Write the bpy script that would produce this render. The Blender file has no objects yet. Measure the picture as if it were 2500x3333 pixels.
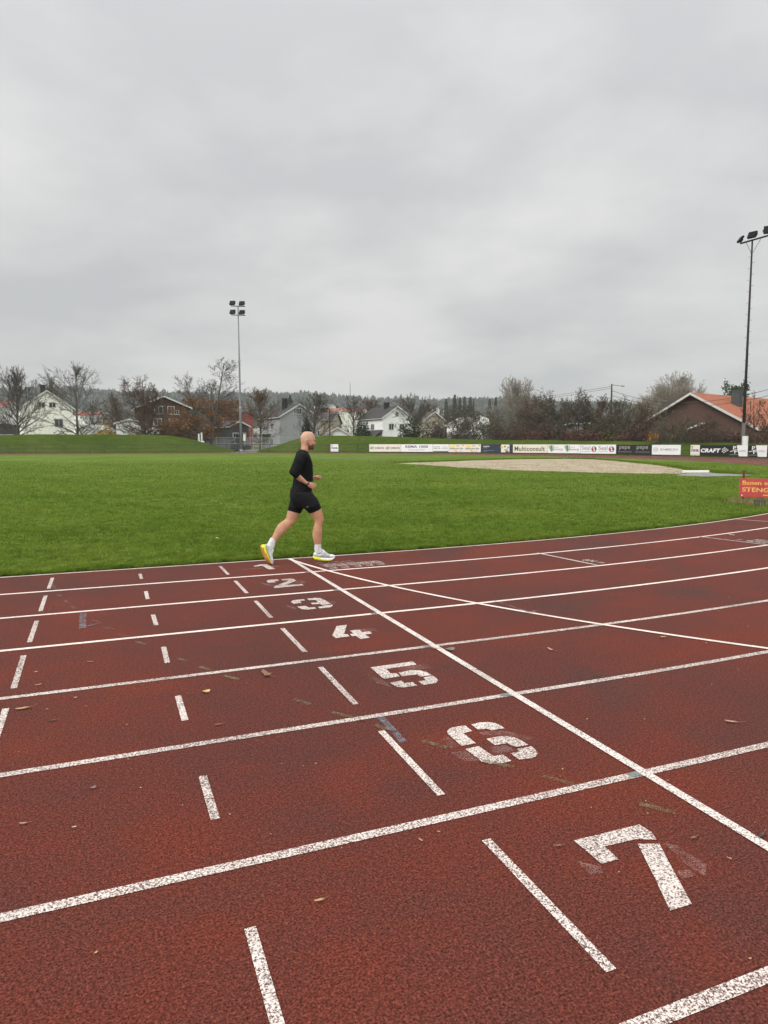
import bpy, math, random
import numpy as np
from mathutils import Vector, Matrix
C = bpy.context.scene.collection
rng = np.random.default_rng(7)
random.seed(7)

# ------------------------------------------------------------------ camera (solved from the lane geometry)
FPX, PITCH, YAW, ROLL = 2270.1186, 0.09711689, 0.38328738, -0.00270673
CAM = np.array([-2.50736, -9.99172, 1.67598])
_F = np.array([math.sin(YAW)*math.cos(PITCH), math.cos(YAW)*math.cos(PITCH), -math.sin(PITCH)])
_r = np.array([math.cos(YAW), -math.sin(YAW), 0.0])
_u = np.cross(_r, _F)
CR = math.cos(ROLL)*_r + math.sin(ROLL)*_u
CU = -math.sin(ROLL)*_r + math.cos(ROLL)*_u
def ray(x, y): return _F*FPX + CR*(x-1250.0) - CU*(y-1666.5)
def proj(P):
    d = np.asarray(P, float) - CAM
    z = d @ _F
    return np.stack([1250+FPX*(d@CR)/z, 1666.5-FPX*(d@CU)/z], -1)
def H(x, y):                                       # gentle crown of the field, level land beyond
    x = np.asarray(x, float); y = np.asarray(y, float)
    P = np.clip(0.371-0.00117*x+0.00339*y, 0.30, 0.70)
    t = np.clip((np.hypot(x+2.5, y+10)-14)/30, 0, 1)
    return P*t*t*(3-2*t)
def ground(x, y):                                  # where the sight line meets the land
    d = ray(x, y); z = 0.0
    for _ in range(25):
        t = (z-CAM[2])/d[2]; q = CAM+d*t; z = float(H(q[0], q[1]))
    return q
def az_at(x, dist):                                # land point in the direction of column x, dist metres away
    d = ray(x, 1444.0); n = math.hypot(d[0], d[1])
    return np.array([CAM[0]+d[0]/n*dist, CAM[1]+d[1]/n*dist])
def az(x):
    d = ray(x, 1444.0); return math.atan2(d[0], d[1])
def z_at(x, y, dist):                              # height seen at (x, y) when dist metres away
    d = ray(x, y); return CAM[2]+d[2]/math.hypot(d[0], d[1])*dist
def mpp(x, dist):                                  # metres per photo pixel there
    return dist*math.cos(az(x)-YAW)/FPX

# ------------------------------------------------------------------ materials
def srgb(r, g, b):
    f = lambda c: ((c/255+0.055)/1.055)**2.4 if c > 10 else c/255/12.92
    return (f(r), f(g), f(b))
class NT:
    def __init__(s, name):
        s.m = bpy.data.materials.new(name); s.m.use_nodes = True
        s.t = s.m.node_tree; s.b = s.t.nodes['Principled BSDF']; s.out = s.t.nodes['Material Output']
        s.tc = s.n('ShaderNodeTexCoord')
    def n(s, k, **kw):
        o = s.t.nodes.new(k)
        for a, v in kw.items():
            if a in o.inputs.keys(): o.inputs[a].default_value = v
            else: setattr(o, a, v)
        return o
    def l(s, a, b): s.t.links.new(a, b)
    def noise(s, scale, detail=3, rough=.55, vec=None, stretch=None, dist=0):
        o = s.n('ShaderNodeTexNoise'); o.inputs['Scale'].default_value = scale
        o.inputs['Detail'].default_value = detail; o.inputs['Roughness'].default_value = rough
        o.inputs['Distortion'].default_value = dist
        src = vec or s.tc.outputs['Object']
        if stretch:
            mp = s.n('ShaderNodeMapping'); mp.inputs['Scale'].default_value = stretch
            s.l(src, mp.inputs['Vector']); src = mp.outputs['Vector']
        s.l(src, o.inputs['Vector']); return o.outputs['Fac']
    def ramp(s, fac, stops):
        o = s.n('ShaderNodeValToRGB'); e = o.color_ramp.elements
        while len(e) < len(stops): e.new(.5)
        for i, (p, c) in enumerate(stops):
            e[i].position = p
            c = (c, c, c) if not hasattr(c, '__len__') else c
            e[i].color = (*c, 1)
        s.l(fac, o.inputs['Fac']); return o.outputs['Color']
    def mix(s, fac, a, b, kind='MIX'):
        o = s.n('ShaderNodeMix'); o.data_type = 'RGBA'; o.blend_type = kind
        for v, sock in ((fac, o.inputs[0]), (a, o.inputs[6]), (b, o.inputs[7])):
            if hasattr(v, 'is_linked'): s.l(v, sock)
            elif hasattr(v, '__len__'): sock.default_value = (*v[:3], 1)
            else: sock.default_value = v
        return o.outputs[2]
    def math(s, op, a, b=0.0, clamp=False):
        o = s.n('ShaderNodeMath'); o.operation = op; o.use_clamp = clamp
        for v, sock in ((a, o.inputs[0]), (b, o.inputs[1])):
            if hasattr(v, 'is_linked'): s.l(v, sock)
            else: sock.default_value = v
        return o.outputs[0]
    def bump(s, h, strength=.5, dist=.01):
        o = s.n('ShaderNodeBump'); o.inputs['Strength'].default_value = strength; o.inputs['Distance'].default_value = dist
        s.l(h, o.inputs['Height']); s.l(o.outputs['Normal'], s.b.inputs['Normal'])
    def base(s, c):
        if hasattr(c, 'is_linked'): s.l(c, s.b.inputs['Base Color'])
        else: s.b.inputs['Base Color'].default_value = (*c, 1)
    def rough(s, r, spec=.5):
        if hasattr(r, 'is_linked'): s.l(r, s.b.inputs['Roughness'])
        else: s.b.inputs['Roughness'].default_value = r
        s.b.inputs['Specular IOR Level'].default_value = spec
def simple(name, c, rough=.75, var=.18, scale=4, spec=.4, bump=0, bscale=60, metal=0, stretch=None):
    t = NT(name); a = tuple(v*(1-var) for v in c); b = tuple(min(1, v*(1+var)) for v in c)
    t.base(t.ramp(t.noise(scale, 4, stretch=stretch), [(.3, a), (.7, b)])); t.rough(rough, spec)
    t.b.inputs['Metallic'].default_value = metal
    if bump: t.bump(t.noise(bscale, 3), bump)
    return t.m
M = {}
def mk_track():
    t = NT('track_rubber')
    big = t.noise(.45, 4, .6); mid = t.noise(1.7, 5, .65, dist=.6); fine = t.noise(112, 2.5, .75); fine2 = t.noise(48, 3, .75)
    col = t.ramp(big, [(.30, (.080, .0265, .0215)), (.5, (.108, .0262, .0175)), (.70, (.136, .0268, .0140))])
    grey = t.ramp(mid, [(.40, 0.0), (.68, 1.0)])
    col = t.mix(t.math('MULTIPLY', grey, .34), col, (.056, .030, .026))
    warm = t.ramp(t.noise(.9, 3, .5, stretch=(1, 1.4, 1)), [(.57, 0.0), (.72, 1.0)])
    col = t.mix(t.math('MULTIPLY', warm, .40), col, (.165, .029, .013))
    sp = t.ramp(fine, [(.33, .27), (.5, 1.0), (.67, 1.95)])
    col = t.mix(1.0, col, sp, 'MULTIPLY')
    sp2 = t.ramp(fine2, [(.36, .62), (.64, 1.3)])
    col = t.mix(.75, col, sp2, 'MULTIPLY')
    # worn places where the rubber has crumbled to dark pits
    blot = t.ramp(t.noise(.62, 2, .5), [(.60, 0.0), (.70, 1.0)])
    pits = t.ramp(t.noise(22, 4, .8), [(.54, 0.0), (.62, 1.0)])
    col = t.mix(t.math('MULTIPLY', blot, t.math('MULTIPLY', pits, .8)), col, (.012, .010, .010))
    col = t.mix(t.math('MULTIPLY', blot, .35), col, (.055, .035, .032))
    t.base(col); t.rough(.72, .10)
    t.bump(t.mix(.5, fine, fine2), .85, .006)
    return t.m
def mk_paint(name, c, wear=.46, alpha=None, softness=.055, gone=0):
    t = NT(name)
    f = t.noise(125, 2.5, .8); f2 = t.noise(40, 3, .7); b = t.noise(1.3, 3, .6)
    v = t.math('ADD', t.math('MULTIPLY', f, .80), t.math('ADD', t.math('MULTIPLY', f2, .08), t.math('MULTIPLY', b, .14)))
    m = t.ramp(v, [(wear-softness, 0.0), (wear+softness, 1.0)])
    dirt = t.ramp(t.noise(2.2, 4, .6), [(.3, tuple(x*.78 for x in c)), (.7, c)])
    t.base(t.mix(m, (.095, .042, .034), dirt)); t.rough(.8, .3)
    t.bump(f, .5, .004)
    if alpha:                                       # faded marks: the paint survives only in flecks
        tr = t.n('ShaderNodeBsdfTransparent'); mx = t.n('ShaderNodeMixShader')
        k = t.ramp(v, [(alpha-.08, 0.0), (alpha+.10, 1.0)])
        k = t.math('MULTIPLY', k, t.math('MULTIPLY', t.ramp(t.noise(9, 5, .7), [(.36, 0.0), (.62, 1.0)]), 1.0-gone))
        t.base(dirt); t.l(k, mx.inputs[0]); t.l(tr.outputs[0], mx.inputs[1]); t.l(t.b.outputs[0], mx.inputs[2])
        t.l(mx.outputs[0], t.out.inputs['Surface'])
    return t.m
def mk_grass(name, far=False, lush=1.0):
    t = NT(name)
    a = t.noise(.16, 4, .6); b = t.noise(1.1, 5, .65, stretch=(.6, 1.5, 1)); c = t.noise(9, 5, .75)
    col = t.ramp(a, [(.30, (.092*lush, .150*lush, .022*lush)), (.5, (.118*lush, .178*lush, .030*lush)), (.70, (.150*lush, .200*lush, .044*lush))])
    col = t.mix(.55, col, t.ramp(b, [(.3, .62), (.7, 1.38)]), 'MULTIPLY')
    col = t.mix(.8, col, t.ramp(c, [(.3, .45), (.7, 1.5)]), 'MULTIPLY')
    straw = t.ramp(t.noise(.7, 5, .7), [(.60, 0.0), (.78, 1.0)])
    col = t.mix(t.math('MULTIPLY', straw, .35), col, (.20, .18, .07))
    t.base(col); t.rough(.95, .02); t.bump(c, .5, .03)
    return t.m
def mk_blade():
    t = NT('grass_blades')
    a = t.noise(.35, 4, .6); b = t.noise(90, 2, .7); big = t.noise(4.5, 5, .72)
    col = t.ramp(b, [(.25, (.080, .138, .013)), (.5, (.108, .173, .018)), (.75, (.158, .215, .036))])
    col = t.mix(.8, col, t.ramp(a, [(.32, (.74, .80, .7)), (.5, (1.05, 1.0, 1.0)), (.68, (1.55, 1.28, 1.5))]), 'MULTIPLY')
    col = t.mix(.9, col, t.ramp(big, [(.3, .52), (.7, 1.5)]), 'MULTIPLY')  # streaks of blade clumps and the shade among them, put into the colour
    t.base(col); t.rough(.7, .06)
    tl = t.n('ShaderNodeBsdfTranslucent'); t.l(col, tl.inputs['Color'])
    mx = t.n('ShaderNodeMixShader'); mx.inputs[0].default_value = .35
    t.l(t.b.outputs[0], mx.inputs[1]); t.l(tl.outputs[0], mx.inputs[2]); t.l(mx.outputs[0], t.out.inputs['Surface'])
    return t.m
M['track'] = mk_track()
M['white'] = mk_paint('white_line_paint', (.78, .70, .64), .505)
M['white2'] = mk_paint('white_lane_paint', (.86, .74, .67), .425)
M['bright'] = mk_paint('bright_white_line_paint', (.83, .76, .70), .475)
M['digit'] = mk_paint('number_paint', (.78, .70, .64), .500)
M['ghost'] = mk_paint('faded_old_paint', (.42, .25, .22), alpha=.51, gone=.35)
M['olive'] = mk_paint('faded_olive_paint', (.21, .20, .10), alpha=.48, gone=.10)
M['greygone'] = mk_paint('faded_grey_paint', (.24, .21, .18), alpha=.50, gone=.35)
M['blue'] = mk_paint('blue_chalk', (.26, .32, .38), alpha=.48, gone=.25)
M['plug'] = simple('grey_survey_plate', (.16, .18, .18), .6, .3, 30)
M['kerb'] = mk_paint('inner_edge_paint', (.66, .57, .51), .40)
M['grass'] = mk_grass('infield_grass', lush=.90)
M['bankgrass'] = mk_grass('bank_grass', lush=.42)
M['blade'] = mk_blade()
M['strip_brown'] = simple('strip_brown', (.10, .085, .055), .95, .35, .3)
_t = NT('pale_gravel'); _c = _t.ramp(_t.noise(1.2, 5, .65), [(.3, (.27, .215, .145)), (.7, (.44, .37, .27))]); _k = _t.ramp(_t.noise(.55, 6, .7), [(.58, 0.0), (.70, 1.0)])
_c = _t.mix(_t.math('MULTIPLY', _k, .6), _c, (.15, .15, .06)); _c = _t.mix(.6, _c, _t.ramp(_t.noise(14, 4, .75), [(.3, .55), (.7, 1.4)]), 'MULTIPLY'); _t.base(_c); _t.rough(.95, .15); _t.bump(_t.noise(30, 4, .7), .7, .04); M['gravel'] = _t.m
M['concrete'] = simple('concrete', (.30, .29, .26), .9, .25, 6, .2, .3)
M['asphalt'] = simple('asphalt', (.055, .055, .055), .9, .2, 3)

# ------------------------------------------------------------------ mesh helpers
class MB:
    def __init__(s): s.v = []; s.f = []; s.mi = []; s.n = 0
    def add(s, V, Fc, mi=0):
        V = np.asarray(V, float).reshape(-1, 3); s.v.append(V)
        for q in Fc: s.f.append([i+s.n for i in q]); s.mi.append(mi)
        s.n += len(V)
    def box(s, c, size, R=None, mi=0):
        a = np.array([[x, y, z] for z in (-.5, .5) for y in (-.5, .5) for x in (-.5, .5)])*np.array(size)
        if R is not None: a = a @ np.asarray(R).T
        s.add(a+np.array(c), [(0, 2, 3, 1), (4, 5, 7, 6), (0, 1, 5, 4), (2, 6, 7, 3), (0, 4, 6, 2), (1, 3, 7, 5)], mi)
    def tube(s, pts, rad, n=8, mi=0, cap=True):
        pts = np.asarray(pts, float); rad = np.broadcast_to(rad, (len(pts),)); rings = []
        for i, p in enumerate(pts):
            d = pts[min(i+1, len(pts)-1)]-pts[max(i-1, 0)]; d = d/(np.linalg.norm(d)+1e-9)
            a = np.cross(d, [0, 0, 1.0]);
            if np.linalg.norm(a) < .05: a = np.cross(d, [0, 1.0, 0])
            a /= np.linalg.norm(a); b = np.cross(d, a)
            t = np.arange(n)*2*math.pi/n
            rings.append(p+rad[i]*(np.cos(t)[:, None]*a+np.sin(t)[:, None]*b))
        V = np.concatenate(rings); Fc = []
        for i in range(len(pts)-1):
            for k in range(n):
                Fc.append((i*n+k, i*n+(k+1) % n, (i+1)*n+(k+1) % n, (i+1)*n+k))
        if cap: Fc.append(tuple(range(n-1, -1, -1))); Fc.append(tuple((len(pts)-1)*n+k for k in range(n)))
        s.add(V, Fc, mi)
    def poly(s, P, mi=0): s.add(P, [tuple(range(len(P)))], mi)
    def build(s, name, mats, parent=None, smooth=False, bevel=0):
        me = bpy.data.meshes.new(name)
        V = np.concatenate(s.v) if s.v else np.zeros((0, 3))
        me.from_pydata(V.tolist(), [], s.f)
        mats = mats if isinstance(mats, (list, tuple)) else [mats]
        for m in mats: me.materials.append(m)
        if len(mats) > 1: me.polygons.foreach_set('material_index', s.mi)
        if smooth: me.polygons.foreach_set('use_smooth', [True]*len(me.polygons))
        me.update()
        return link(name, me, parent, bevel)
def link(name, me, parent=None, bevel=0):
    o = bpy.data.objects.new(name, me); C.objects.link(o)
    if parent is not None: o.parent = parent
    if bevel:
        b = o.modifiers.new('bevel', 'BEVEL'); b.width = bevel; b.segments = 2; b.limit_method = 'ANGLE'
    return o
def fast_mesh(name, V, Fv, nper, mats, parent=None, smooth=False, mi=None):
    me = bpy.data.meshes.new(name); nf = len(Fv)
    me.vertices.add(len(V)); me.vertices.foreach_set('co', np.asarray(V, np.float32).ravel())
    me.loops.add(nf*nper); me.loops.foreach_set('vertex_index', np.asarray(Fv, np.int32).ravel())
    me.polygons.add(nf); me.polygons.foreach_set('loop_start', np.arange(nf, dtype=np.int32)*nper)
    mats = mats if isinstance(mats, (list, tuple)) else [mats]
    for m in mats: me.materials.append(m)
    if smooth: me.polygons.foreach_set('use_smooth', np.ones(nf, bool))
    if mi is not None: me.polygons.foreach_set('material_index', np.asarray(mi, np.int32))
    me.update(calc_edges=True)
    return link(name, me, parent)
def tag(o, label=None, cat=None, group=None, kind=None):
    if label: o['label'] = label
    if cat: o['category'] = cat
    if group: o['group'] = group
    if kind: o['kind'] = kind
    return o
def empty(name, loc, rz=0, label=None, cat=None, group=None):
    o = bpy.data.objects.new(name, None); C.objects.link(o)
    o.location = [float(q) for q in loc]; o.rotation_euler = (0, 0, rz); o.empty_display_size = .2
    return tag(o, label, cat, group)

# ------------------------------------------------------------------ lettering (flat cut-out letters on signs and boards)
_tc = {}
def letters(txt, bold=0.0, shear=0.0, space=1.0):
    key = (txt, bold, shear, space)
    if key in _tc: return _tc[key]
    cu = bpy.data.curves.new('lettering', 'FONT'); cu.body = txt; cu.offset = bold; cu.shear = shear; cu.space_character = space
    cu.resolution_u = 4
    ob = bpy.data.objects.new('lettering', cu); C.objects.link(ob)
    dg = bpy.context.evaluated_depsgraph_get(); dg.update()
    me = bpy.data.meshes.new_from_object(ob.evaluated_get(dg))
    V = np.array([v.co[:] for v in me.vertices]); Fc = [tuple(p.vertices) for p in me.polygons]
    bpy.data.objects.remove(ob); bpy.data.meshes.remove(me); bpy.data.curves.remove(cu)
    lo, hi = V[:, :2].min(0), V[:, :2].max(0)
    V2 = (V[:, :2]-lo)/(hi-lo)
    _tc[key] = (V2, Fc, (hi-lo)[0]/(hi-lo)[1]); return _tc[key]
EXPO, DENOISE = 0.25, True
# ------------------------------------------------------------------ track geometry
RIN, BX = 36.5, 0.55                                # bend radius, where the bend begins
def path(s, off):                                   # s along the inner edge (0 = start of bend), off = metres outward
    s = np.asarray(s, float); off = np.asarray(off, float); L = math.pi*RIN
    a = np.clip(s, 0, L)/RIN
    x = BX+np.minimum(s, 0)-np.maximum(s-L, 0)*1.0
    px = x+(RIN+off)*np.sin(a); py = RIN-(RIN+off)*np.cos(a)
    return px, py
def strip(name, s0, s1, o0, o1, ds, no, dz, mat, parent=None, noise=0):
    S = np.arange(s0, s1+ds*.5, ds); O = np.linspace(o0, o1, no+1)
    SS, OO = np.meshgrid(S, O, indexing='ij'); X, Y = path(SS, OO)
    if noise: OO = OO+noise
    Z = H(X, Y)+dz; V = np.stack([X, Y, Z], -1).reshape(-1, 3)
    n1 = no+1; i = np.arange(len(S)-1)[:, None]*n1+np.arange(no)[None]
    Fv = np.stack([i, i+n1, i+n1+1, i+1], -1).reshape(-1, 4)
    return fast_mesh(name, V, Fv, 4, mat, parent)
L_ = math.pi*RIN
# the land: one sheet out past the hills
rr = np.concatenate([[0], np.geomspace(2, 3200, 70)]); aa = np.linspace(0, 2*math.pi, 97)[:-1]
RR, AA = np.meshgrid(rr, aa, indexing='ij'); X = CAM[0]+RR*np.cos(AA); Y = CAM[1]+RR*np.sin(AA)
V = np.stack([X, Y, H(X, Y)-.06], -1).reshape(-1, 3); nA = len(aa)
i = np.arange(len(rr)-1)[:, None]*nA+np.arange(nA)[None]; j = np.arange(len(rr)-1)[:, None]*nA+(np.arange(nA)[None]+1) % nA
tag(fast_mesh('ground', V, np.stack([i, i+nA, j+nA, j], -1).reshape(-1, 4), 4, mk_grass('meadow', lush=.62)), kind='structure')
track = tag(strip('running_track', -90, L_+90, .02, 10.35, 1.0, 12, 0.0, M['track']), kind='structure')
# infield lawn
Xs = np.concatenate([np.arange(-90, BX, 2.0), np.linspace(BX, BX+RIN-.05, 40)])
low = np.where(Xs <= BX, 0.02, RIN-np.sqrt(np.maximum(RIN**2-(Xs-BX)**2, 0))+.02); top = 2*RIN-low
tt = np.linspace(0, 1, 60)**1.3
YY = low[:, None]+(top-low)[:, None]*tt[None]; XX = np.repeat(Xs[:, None], len(tt), 1)
V = np.stack([XX, YY, H(XX, YY)+.012], -1).reshape(-1, 3); n1 = len(tt)
i = np.arange(len(Xs)-1)[:, None]*n1+np.arange(n1-1)[None]
infield = tag(fast_mesh('infield_lawn', V, np.stack([i, i+n1, i+n1+1, i+1], -1).reshape(-1, 4), 4, M['grass']), kind='structure')

# ------------------------------------------------------------------ painted markings
def pt(q, dz): return (q[0], q[1], float(H(q[0], q[1]))+dz)
def part(o, label=None):
    if label: o['label'] = label
    return o
for k in range(0, 9):
    if k == 0: part(strip('inner_edge_line', -90, L_+90, .03, .085, .5, 1, .003, M['kerb'], track))
    else: strip('lane_line', -90, L_+90, 1.22*k-.027, 1.22*k+.027, .5, 1, .003, M['white'] if k > 3 else M['white2'], track)
def band(name, P, w, mat, dz=.008, parent=None, label=None):
    """a painted stripe along ground points P, w metres wide"""
    P = np.asarray([p[:2] for p in P], float); mb = MB(); W = w/2; n = len(P); Vv = []
    for a in range(n):
        d = P[min(a+1, n-1)]-P[max(a-1, 0)]; d /= np.linalg.norm(d)+1e-9; e = np.array([-d[1], d[0]])
        for sgn in (1, -1):
            q = P[a]+e*W*sgn; Vv.append((q[0], q[1], float(H(*q))+dz))
    mb.add(Vv, [(2*a, 2*a+1, 2*a+3, 2*a+2) for a in range(n-1)])
    return part(mb.build(name, mat, parent or track), label)
def dens(P, n=8):
    P = np.asarray(P, float); return np.concatenate([P[i]+(P[i+1]-P[i])*np.linspace(0, 1, n)[:, None] for i in range(len(P)-1)])
band('finish_line', dens([(0, .03-.06), (0, -10.2)], 30), .054, M['bright'], .0045)
cv = [(945, 1822), (1022, 1846), (1160, 1880), (1250, 1904), (1345, 1925), (1600, 1975), (1946, 2030), (2300, 2083), (2500, 2112), (2560, 2121)]
Q = np.array([ground(*q)[:2] for q in cv])
cf = np.polyfit(Q[:, 1], Q[:, 0], 3); yy = np.linspace(-.1, Q[-1, 1]-.4, 40)
band('curved_start_line', np.stack([np.polyval(cf, yy), yy], -1), .05, M['white2'], .0055)
def cpt(o, k, L): return [(o[0]+x/k, o[1]+y/k) for x, y in L]
A_ = lambda L: cpt((0, 1800), 1.975, L); B_ = lambda L: cpt((800, 2000), 1.975, L); E_ = lambda L: cpt((840, 2500), 1.929, L)
F_ = lambda L: cpt((1640, 2500), 1.929, L); D_ = lambda L: cpt((0, 2300), 1.975, L); G_ = lambda L: cpt((800, 1800), 2.765, L)
dashes = [A_([(338, 160), (313, 230)]), A_([(294, 275), (260, 375)]), A_([(237, 437), (190, 575)]), A_([(153, 660), (88, 872)]), D_([(38, 14), (-55, 290)]),
          A_([(900, 135), (910, 168)]), A_([(937, 247), (950, 298)]), A_([(984, 398), (1005, 466)]), A_([(1052, 605), (1076, 708)]), A_([(1144, 920), (1190, 1078)]), D_([(1303, 447), (1385, 727)]), [(814, 3021), (916, 3380)],
          A_([(1415, 85), (1468, 140)]), A_([(1512, 180), (1588, 260)]), G_([(88, 432), (228, 583)]), B_([(235, 90), (382, 243)]), B_([(480, 340), (708, 580)]), [(1240.5, 2379.7), (1437, 2589)], [(1582, 2734), (1990, 3161)]]
for d in dashes:
    g = [ground(*q)[:2] for q in d]
    band('dash_mark', dens(g, 5), .041, M['white'], .003)
olive = [A_([(1140, 680), (1210, 702)]), A_([(1280, 733), (1358, 757)]), A_([(1437, 790), (1533, 816)]), B_([(312, 547), (418, 582)]), B_([(557, 632), (688, 668)]), B_([(835, 712), (910, 748)]), B_([(1135, 815), (1295, 862)]), cpt((1420, 2320), 4.608, [(700, 728), (1160, 830)]), F_([(245, 55), (440, 108)]), F_([(850, 228), (1080, 285)])]
for k, d in enumerate(olive): band('faded_dash', dens([ground(*q)[:2] for q in d], 4), .035, M['olive'], .0050)
for d in [A_([(375, 270), (397, 287)]), A_([(412, 303), (440, 322)]), A_([(455, 345), (492, 362)]), A_([(675, 478), (735, 497)]), A_([(765, 522), (825, 545)]), A_([(875, 572), (940, 592)]), A_([(335, 205), (365, 240)])]:
    band('faded_dash', dens([ground(*q)[:2] for q in d], 4), .04, M['greygone'], .0050)
for d, w in [(A_([(535, 378), (530, 487)]), .06), (A_([(522, 482), (650, 452)]), .022), (A_([(648, 452), (590, 432)]), .02), (B_([(858, 655), (1015, 825)]), .045), ([(1605, 1955), (1735, 1998)], .03), ([(1705, 1996), (1745, 1990)], .05)]:
    band('chalk_mark', dens([ground(*q)[:2] for q in d], 6), w, M['blue'], .0058)
for k in range(1, 8):
    mb = MB(); y = -1.22*k
    mb.poly([pt(q, 0.0068) for q in ((-.095, y-.022), (-.035, y-.022), (-.035, y+.022), (-.095, y+.022))]); mb.build('survey_plate', M['plug'], track)
DIG = {1: [((820, 1780), 9.217, [(25, 585), (250, 530), (450, 525), (700, 668), (510, 685), (310, 575), (160, 598)])],
 2: [((840, 1860), 5.925, q) for q in ([(165, 190), (210, 165), (385, 158), (410, 182), (305, 195), (350, 212), (215, 227), (185, 215)],
   [(440, 155), (600, 142), (690, 148), (740, 180), (715, 195), (520, 270), (385, 263), (585, 185), (570, 177), (475, 180)], [(295, 300), (355, 275), (850, 250), (882, 272), (325, 327)])],
 3: [((840, 1860), 5.925, q) for q in ([(635, 590), (680, 560), (890, 538), (905, 568), (800, 580), (845, 612), (685, 630), (650, 610)], [(940, 530), (1100, 515), (1200, 520), (1275, 548), (1130, 568), (1095, 555), (985, 560)],
   [(1120, 572), (1290, 555), (1400, 632), (1235, 652), (1190, 632), (1050, 642), (1015, 612), (1160, 600)], [(1250, 665), (1430, 645), (1443, 665), (1400, 695), (1190, 718), (1150, 688), (1240, 678)], [(755, 685), (920, 668), (980, 700), (1090, 692), (1125, 722), (960, 742), (840, 735)])],
 4: [((1050, 2010), 4.1475, q) for q in ([(190, 120), (328, 103), (290, 228), (335, 228), (365, 258), (180, 283), (132, 245)],
   [(368, 183), (495, 168), (535, 200), (640, 190), (672, 220), (575, 235), (640, 275), (515, 295), (445, 250), (400, 257), (370, 228), (420, 220)])],
 5: [((1050, 2010), 4.1475, q) for q in ([(645, 678), (1215, 598), (1270, 640), (860, 700), (920, 760), (1000, 755), (1042, 800), (840, 832), (810, 820)], [(1028, 750), (1200, 715), (1330, 720), (1420, 750), (1475, 785), (1320, 803), (1280, 772), (1075, 798)],
   [(1490, 790), (1540, 825), (1562, 855), (1530, 890), (1365, 917), (1290, 868), (1395, 850), (1360, 815)], [(905, 885), (1060, 858), (1110, 890), (1215, 878), (1280, 925), (1080, 952), (1000, 940)])],
 6: [((1420, 2320), 4.608, q) for q in ([(160, 290), (190, 250), (240, 228), (430, 195), (540, 280), (410, 315), (595, 465), (380, 505), (195, 345), (170, 315)], [(523, 182), (640, 155), (760, 146), (880, 160), (960, 195), (1025, 240), (830, 272), (760, 245), (630, 262)],
   [(750, 400), (960, 358), (1080, 360), (1200, 385), (1290, 430), (1380, 490), (1190, 525), (1070, 465), (875, 492)], [(1425, 510), (1490, 560), (1520, 610), (1500, 660), (1430, 690), (1250, 712), (1110, 618), (1250, 590), (1212, 553)], [(435, 550), (640, 507), (780, 610), (860, 655), (1000, 635), (1130, 730), (990, 762), (800, 772), (690, 745)])],
 7: [((1840, 2660), 3.6065, q) for q in ([(98, 280), (870, 93), (1010, 180), (1072, 272), (830, 265), (465, 350), (625, 503), (425, 555)], [(848, 320), (1105, 320), (1215, 530), (1485, 1028), (1230, 1105), (1040, 700)])]}
for k, L in DIG.items():
    mb = MB()
    for o, sc, q in L: mb.poly([pt(ground(*w), .0035) for w in cpt(o, sc, q)][::-1])
    mb.build('lane_number', M['digit'], track)
ghosts = [cpt((820, 1780), 9.217, [(560, 575), (900, 575), (960, 600), (620, 620)]), cpt((820, 1780), 9.217, [(-300, 660), (330, 615), (380, 640), (-300, 700)]),
 cpt((840, 1860), 5.925, [(40, 215), (300, 260), (290, 310), (60, 240)]), cpt((840, 1860), 5.925, [(740, 160), (900, 180), (930, 220), (820, 250), (720, 235)]), cpt((840, 1860), 5.925, [(1270, 560), (1500, 590), (1510, 620), (1420, 630)]), cpt((840, 1860), 5.925, [(540, 640), (720, 700), (740, 740), (560, 690)]),
 cpt((1050, 2010), 4.1475, [(380, 160), (680, 150), (750, 180), (560, 190)]), cpt((1050, 2010), 4.1475, [(600, 760), (880, 880), (920, 940), (720, 880)]), cpt((1050, 2010), 4.1475, [(1000, 680), (1420, 630), (1480, 680), (1030, 740)]),
 cpt((1420, 2320), 4.608, [(230, 600), (440, 570), (640, 720), (440, 730), (300, 670)]), cpt((1420, 2320), 4.608, [(620, 290), (1000, 270), (1480, 380), (1340, 420), (960, 345), (700, 340)]), cpt((1420, 2320), 4.608, [(800, 520), (1050, 490), (1200, 570), (960, 620), (850, 610)]), cpt((1420, 2320), 4.608, [(90, 400), (180, 360), (350, 500), (220, 540)]),
 cpt((1840, 2660), 3.6065, [(130, 520), (420, 580), (450, 660), (300, 680)]), cpt((1840, 2660), 3.6065, [(1160, 310), (1300, 330), (1660, 560), (1640, 700), (1420, 560)]), cpt((1840, 2660), 3.6065, [(1300, 640), (1480, 620), (1520, 700), (1360, 720)])]
for g in ghosts:
    mb = MB(); mb.poly([pt(ground(*w), .002) for w in g][::-1]); mb.build('ghost_mark', M['ghost'], track)
# distance lettering stencilled across lane one and beside the further start lines
def ground_text(txt, p0, p1, width, mat, dz=.004):
    """letters running from ground point p0 to p1, their tops towards the running direction"""
    V2, Fc, asp = letters(txt, .012, 0, 1.15); p0 = np.array(p0[:2]); p1 = np.array(p1[:2]); d = p1-p0; e = np.array([-d[1], d[0]])/np.linalg.norm(d)*width
    if e[0] < 0: pass
    mb = MB(); P = p0+V2[:, :1]*d+V2[:, 1:]*e
    mb.add([pt(q, dz) for q in P], Fc); return mb.build('distance_lettering', mat, track)
k6 = lambda x, y: ground(1000+x/5.53, 1800+y/5.53)
for txt, a, b in [('1 1400 m', (140, 185), (425, 292)), ('1 1200 m', (365, 172), (645, 275)), ('1 1000 m', (590, 160), (875, 255)), ('800 m', (880, 172), (1085, 238)), ('600 m', (1088, 157), (1290, 218))]:
    ground_text(txt, k6(*a), k6(*b), .17, M['white'])
k7 = lambda x, y: ground(1720+x/4.1475, 1780+y/4.1475)
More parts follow.
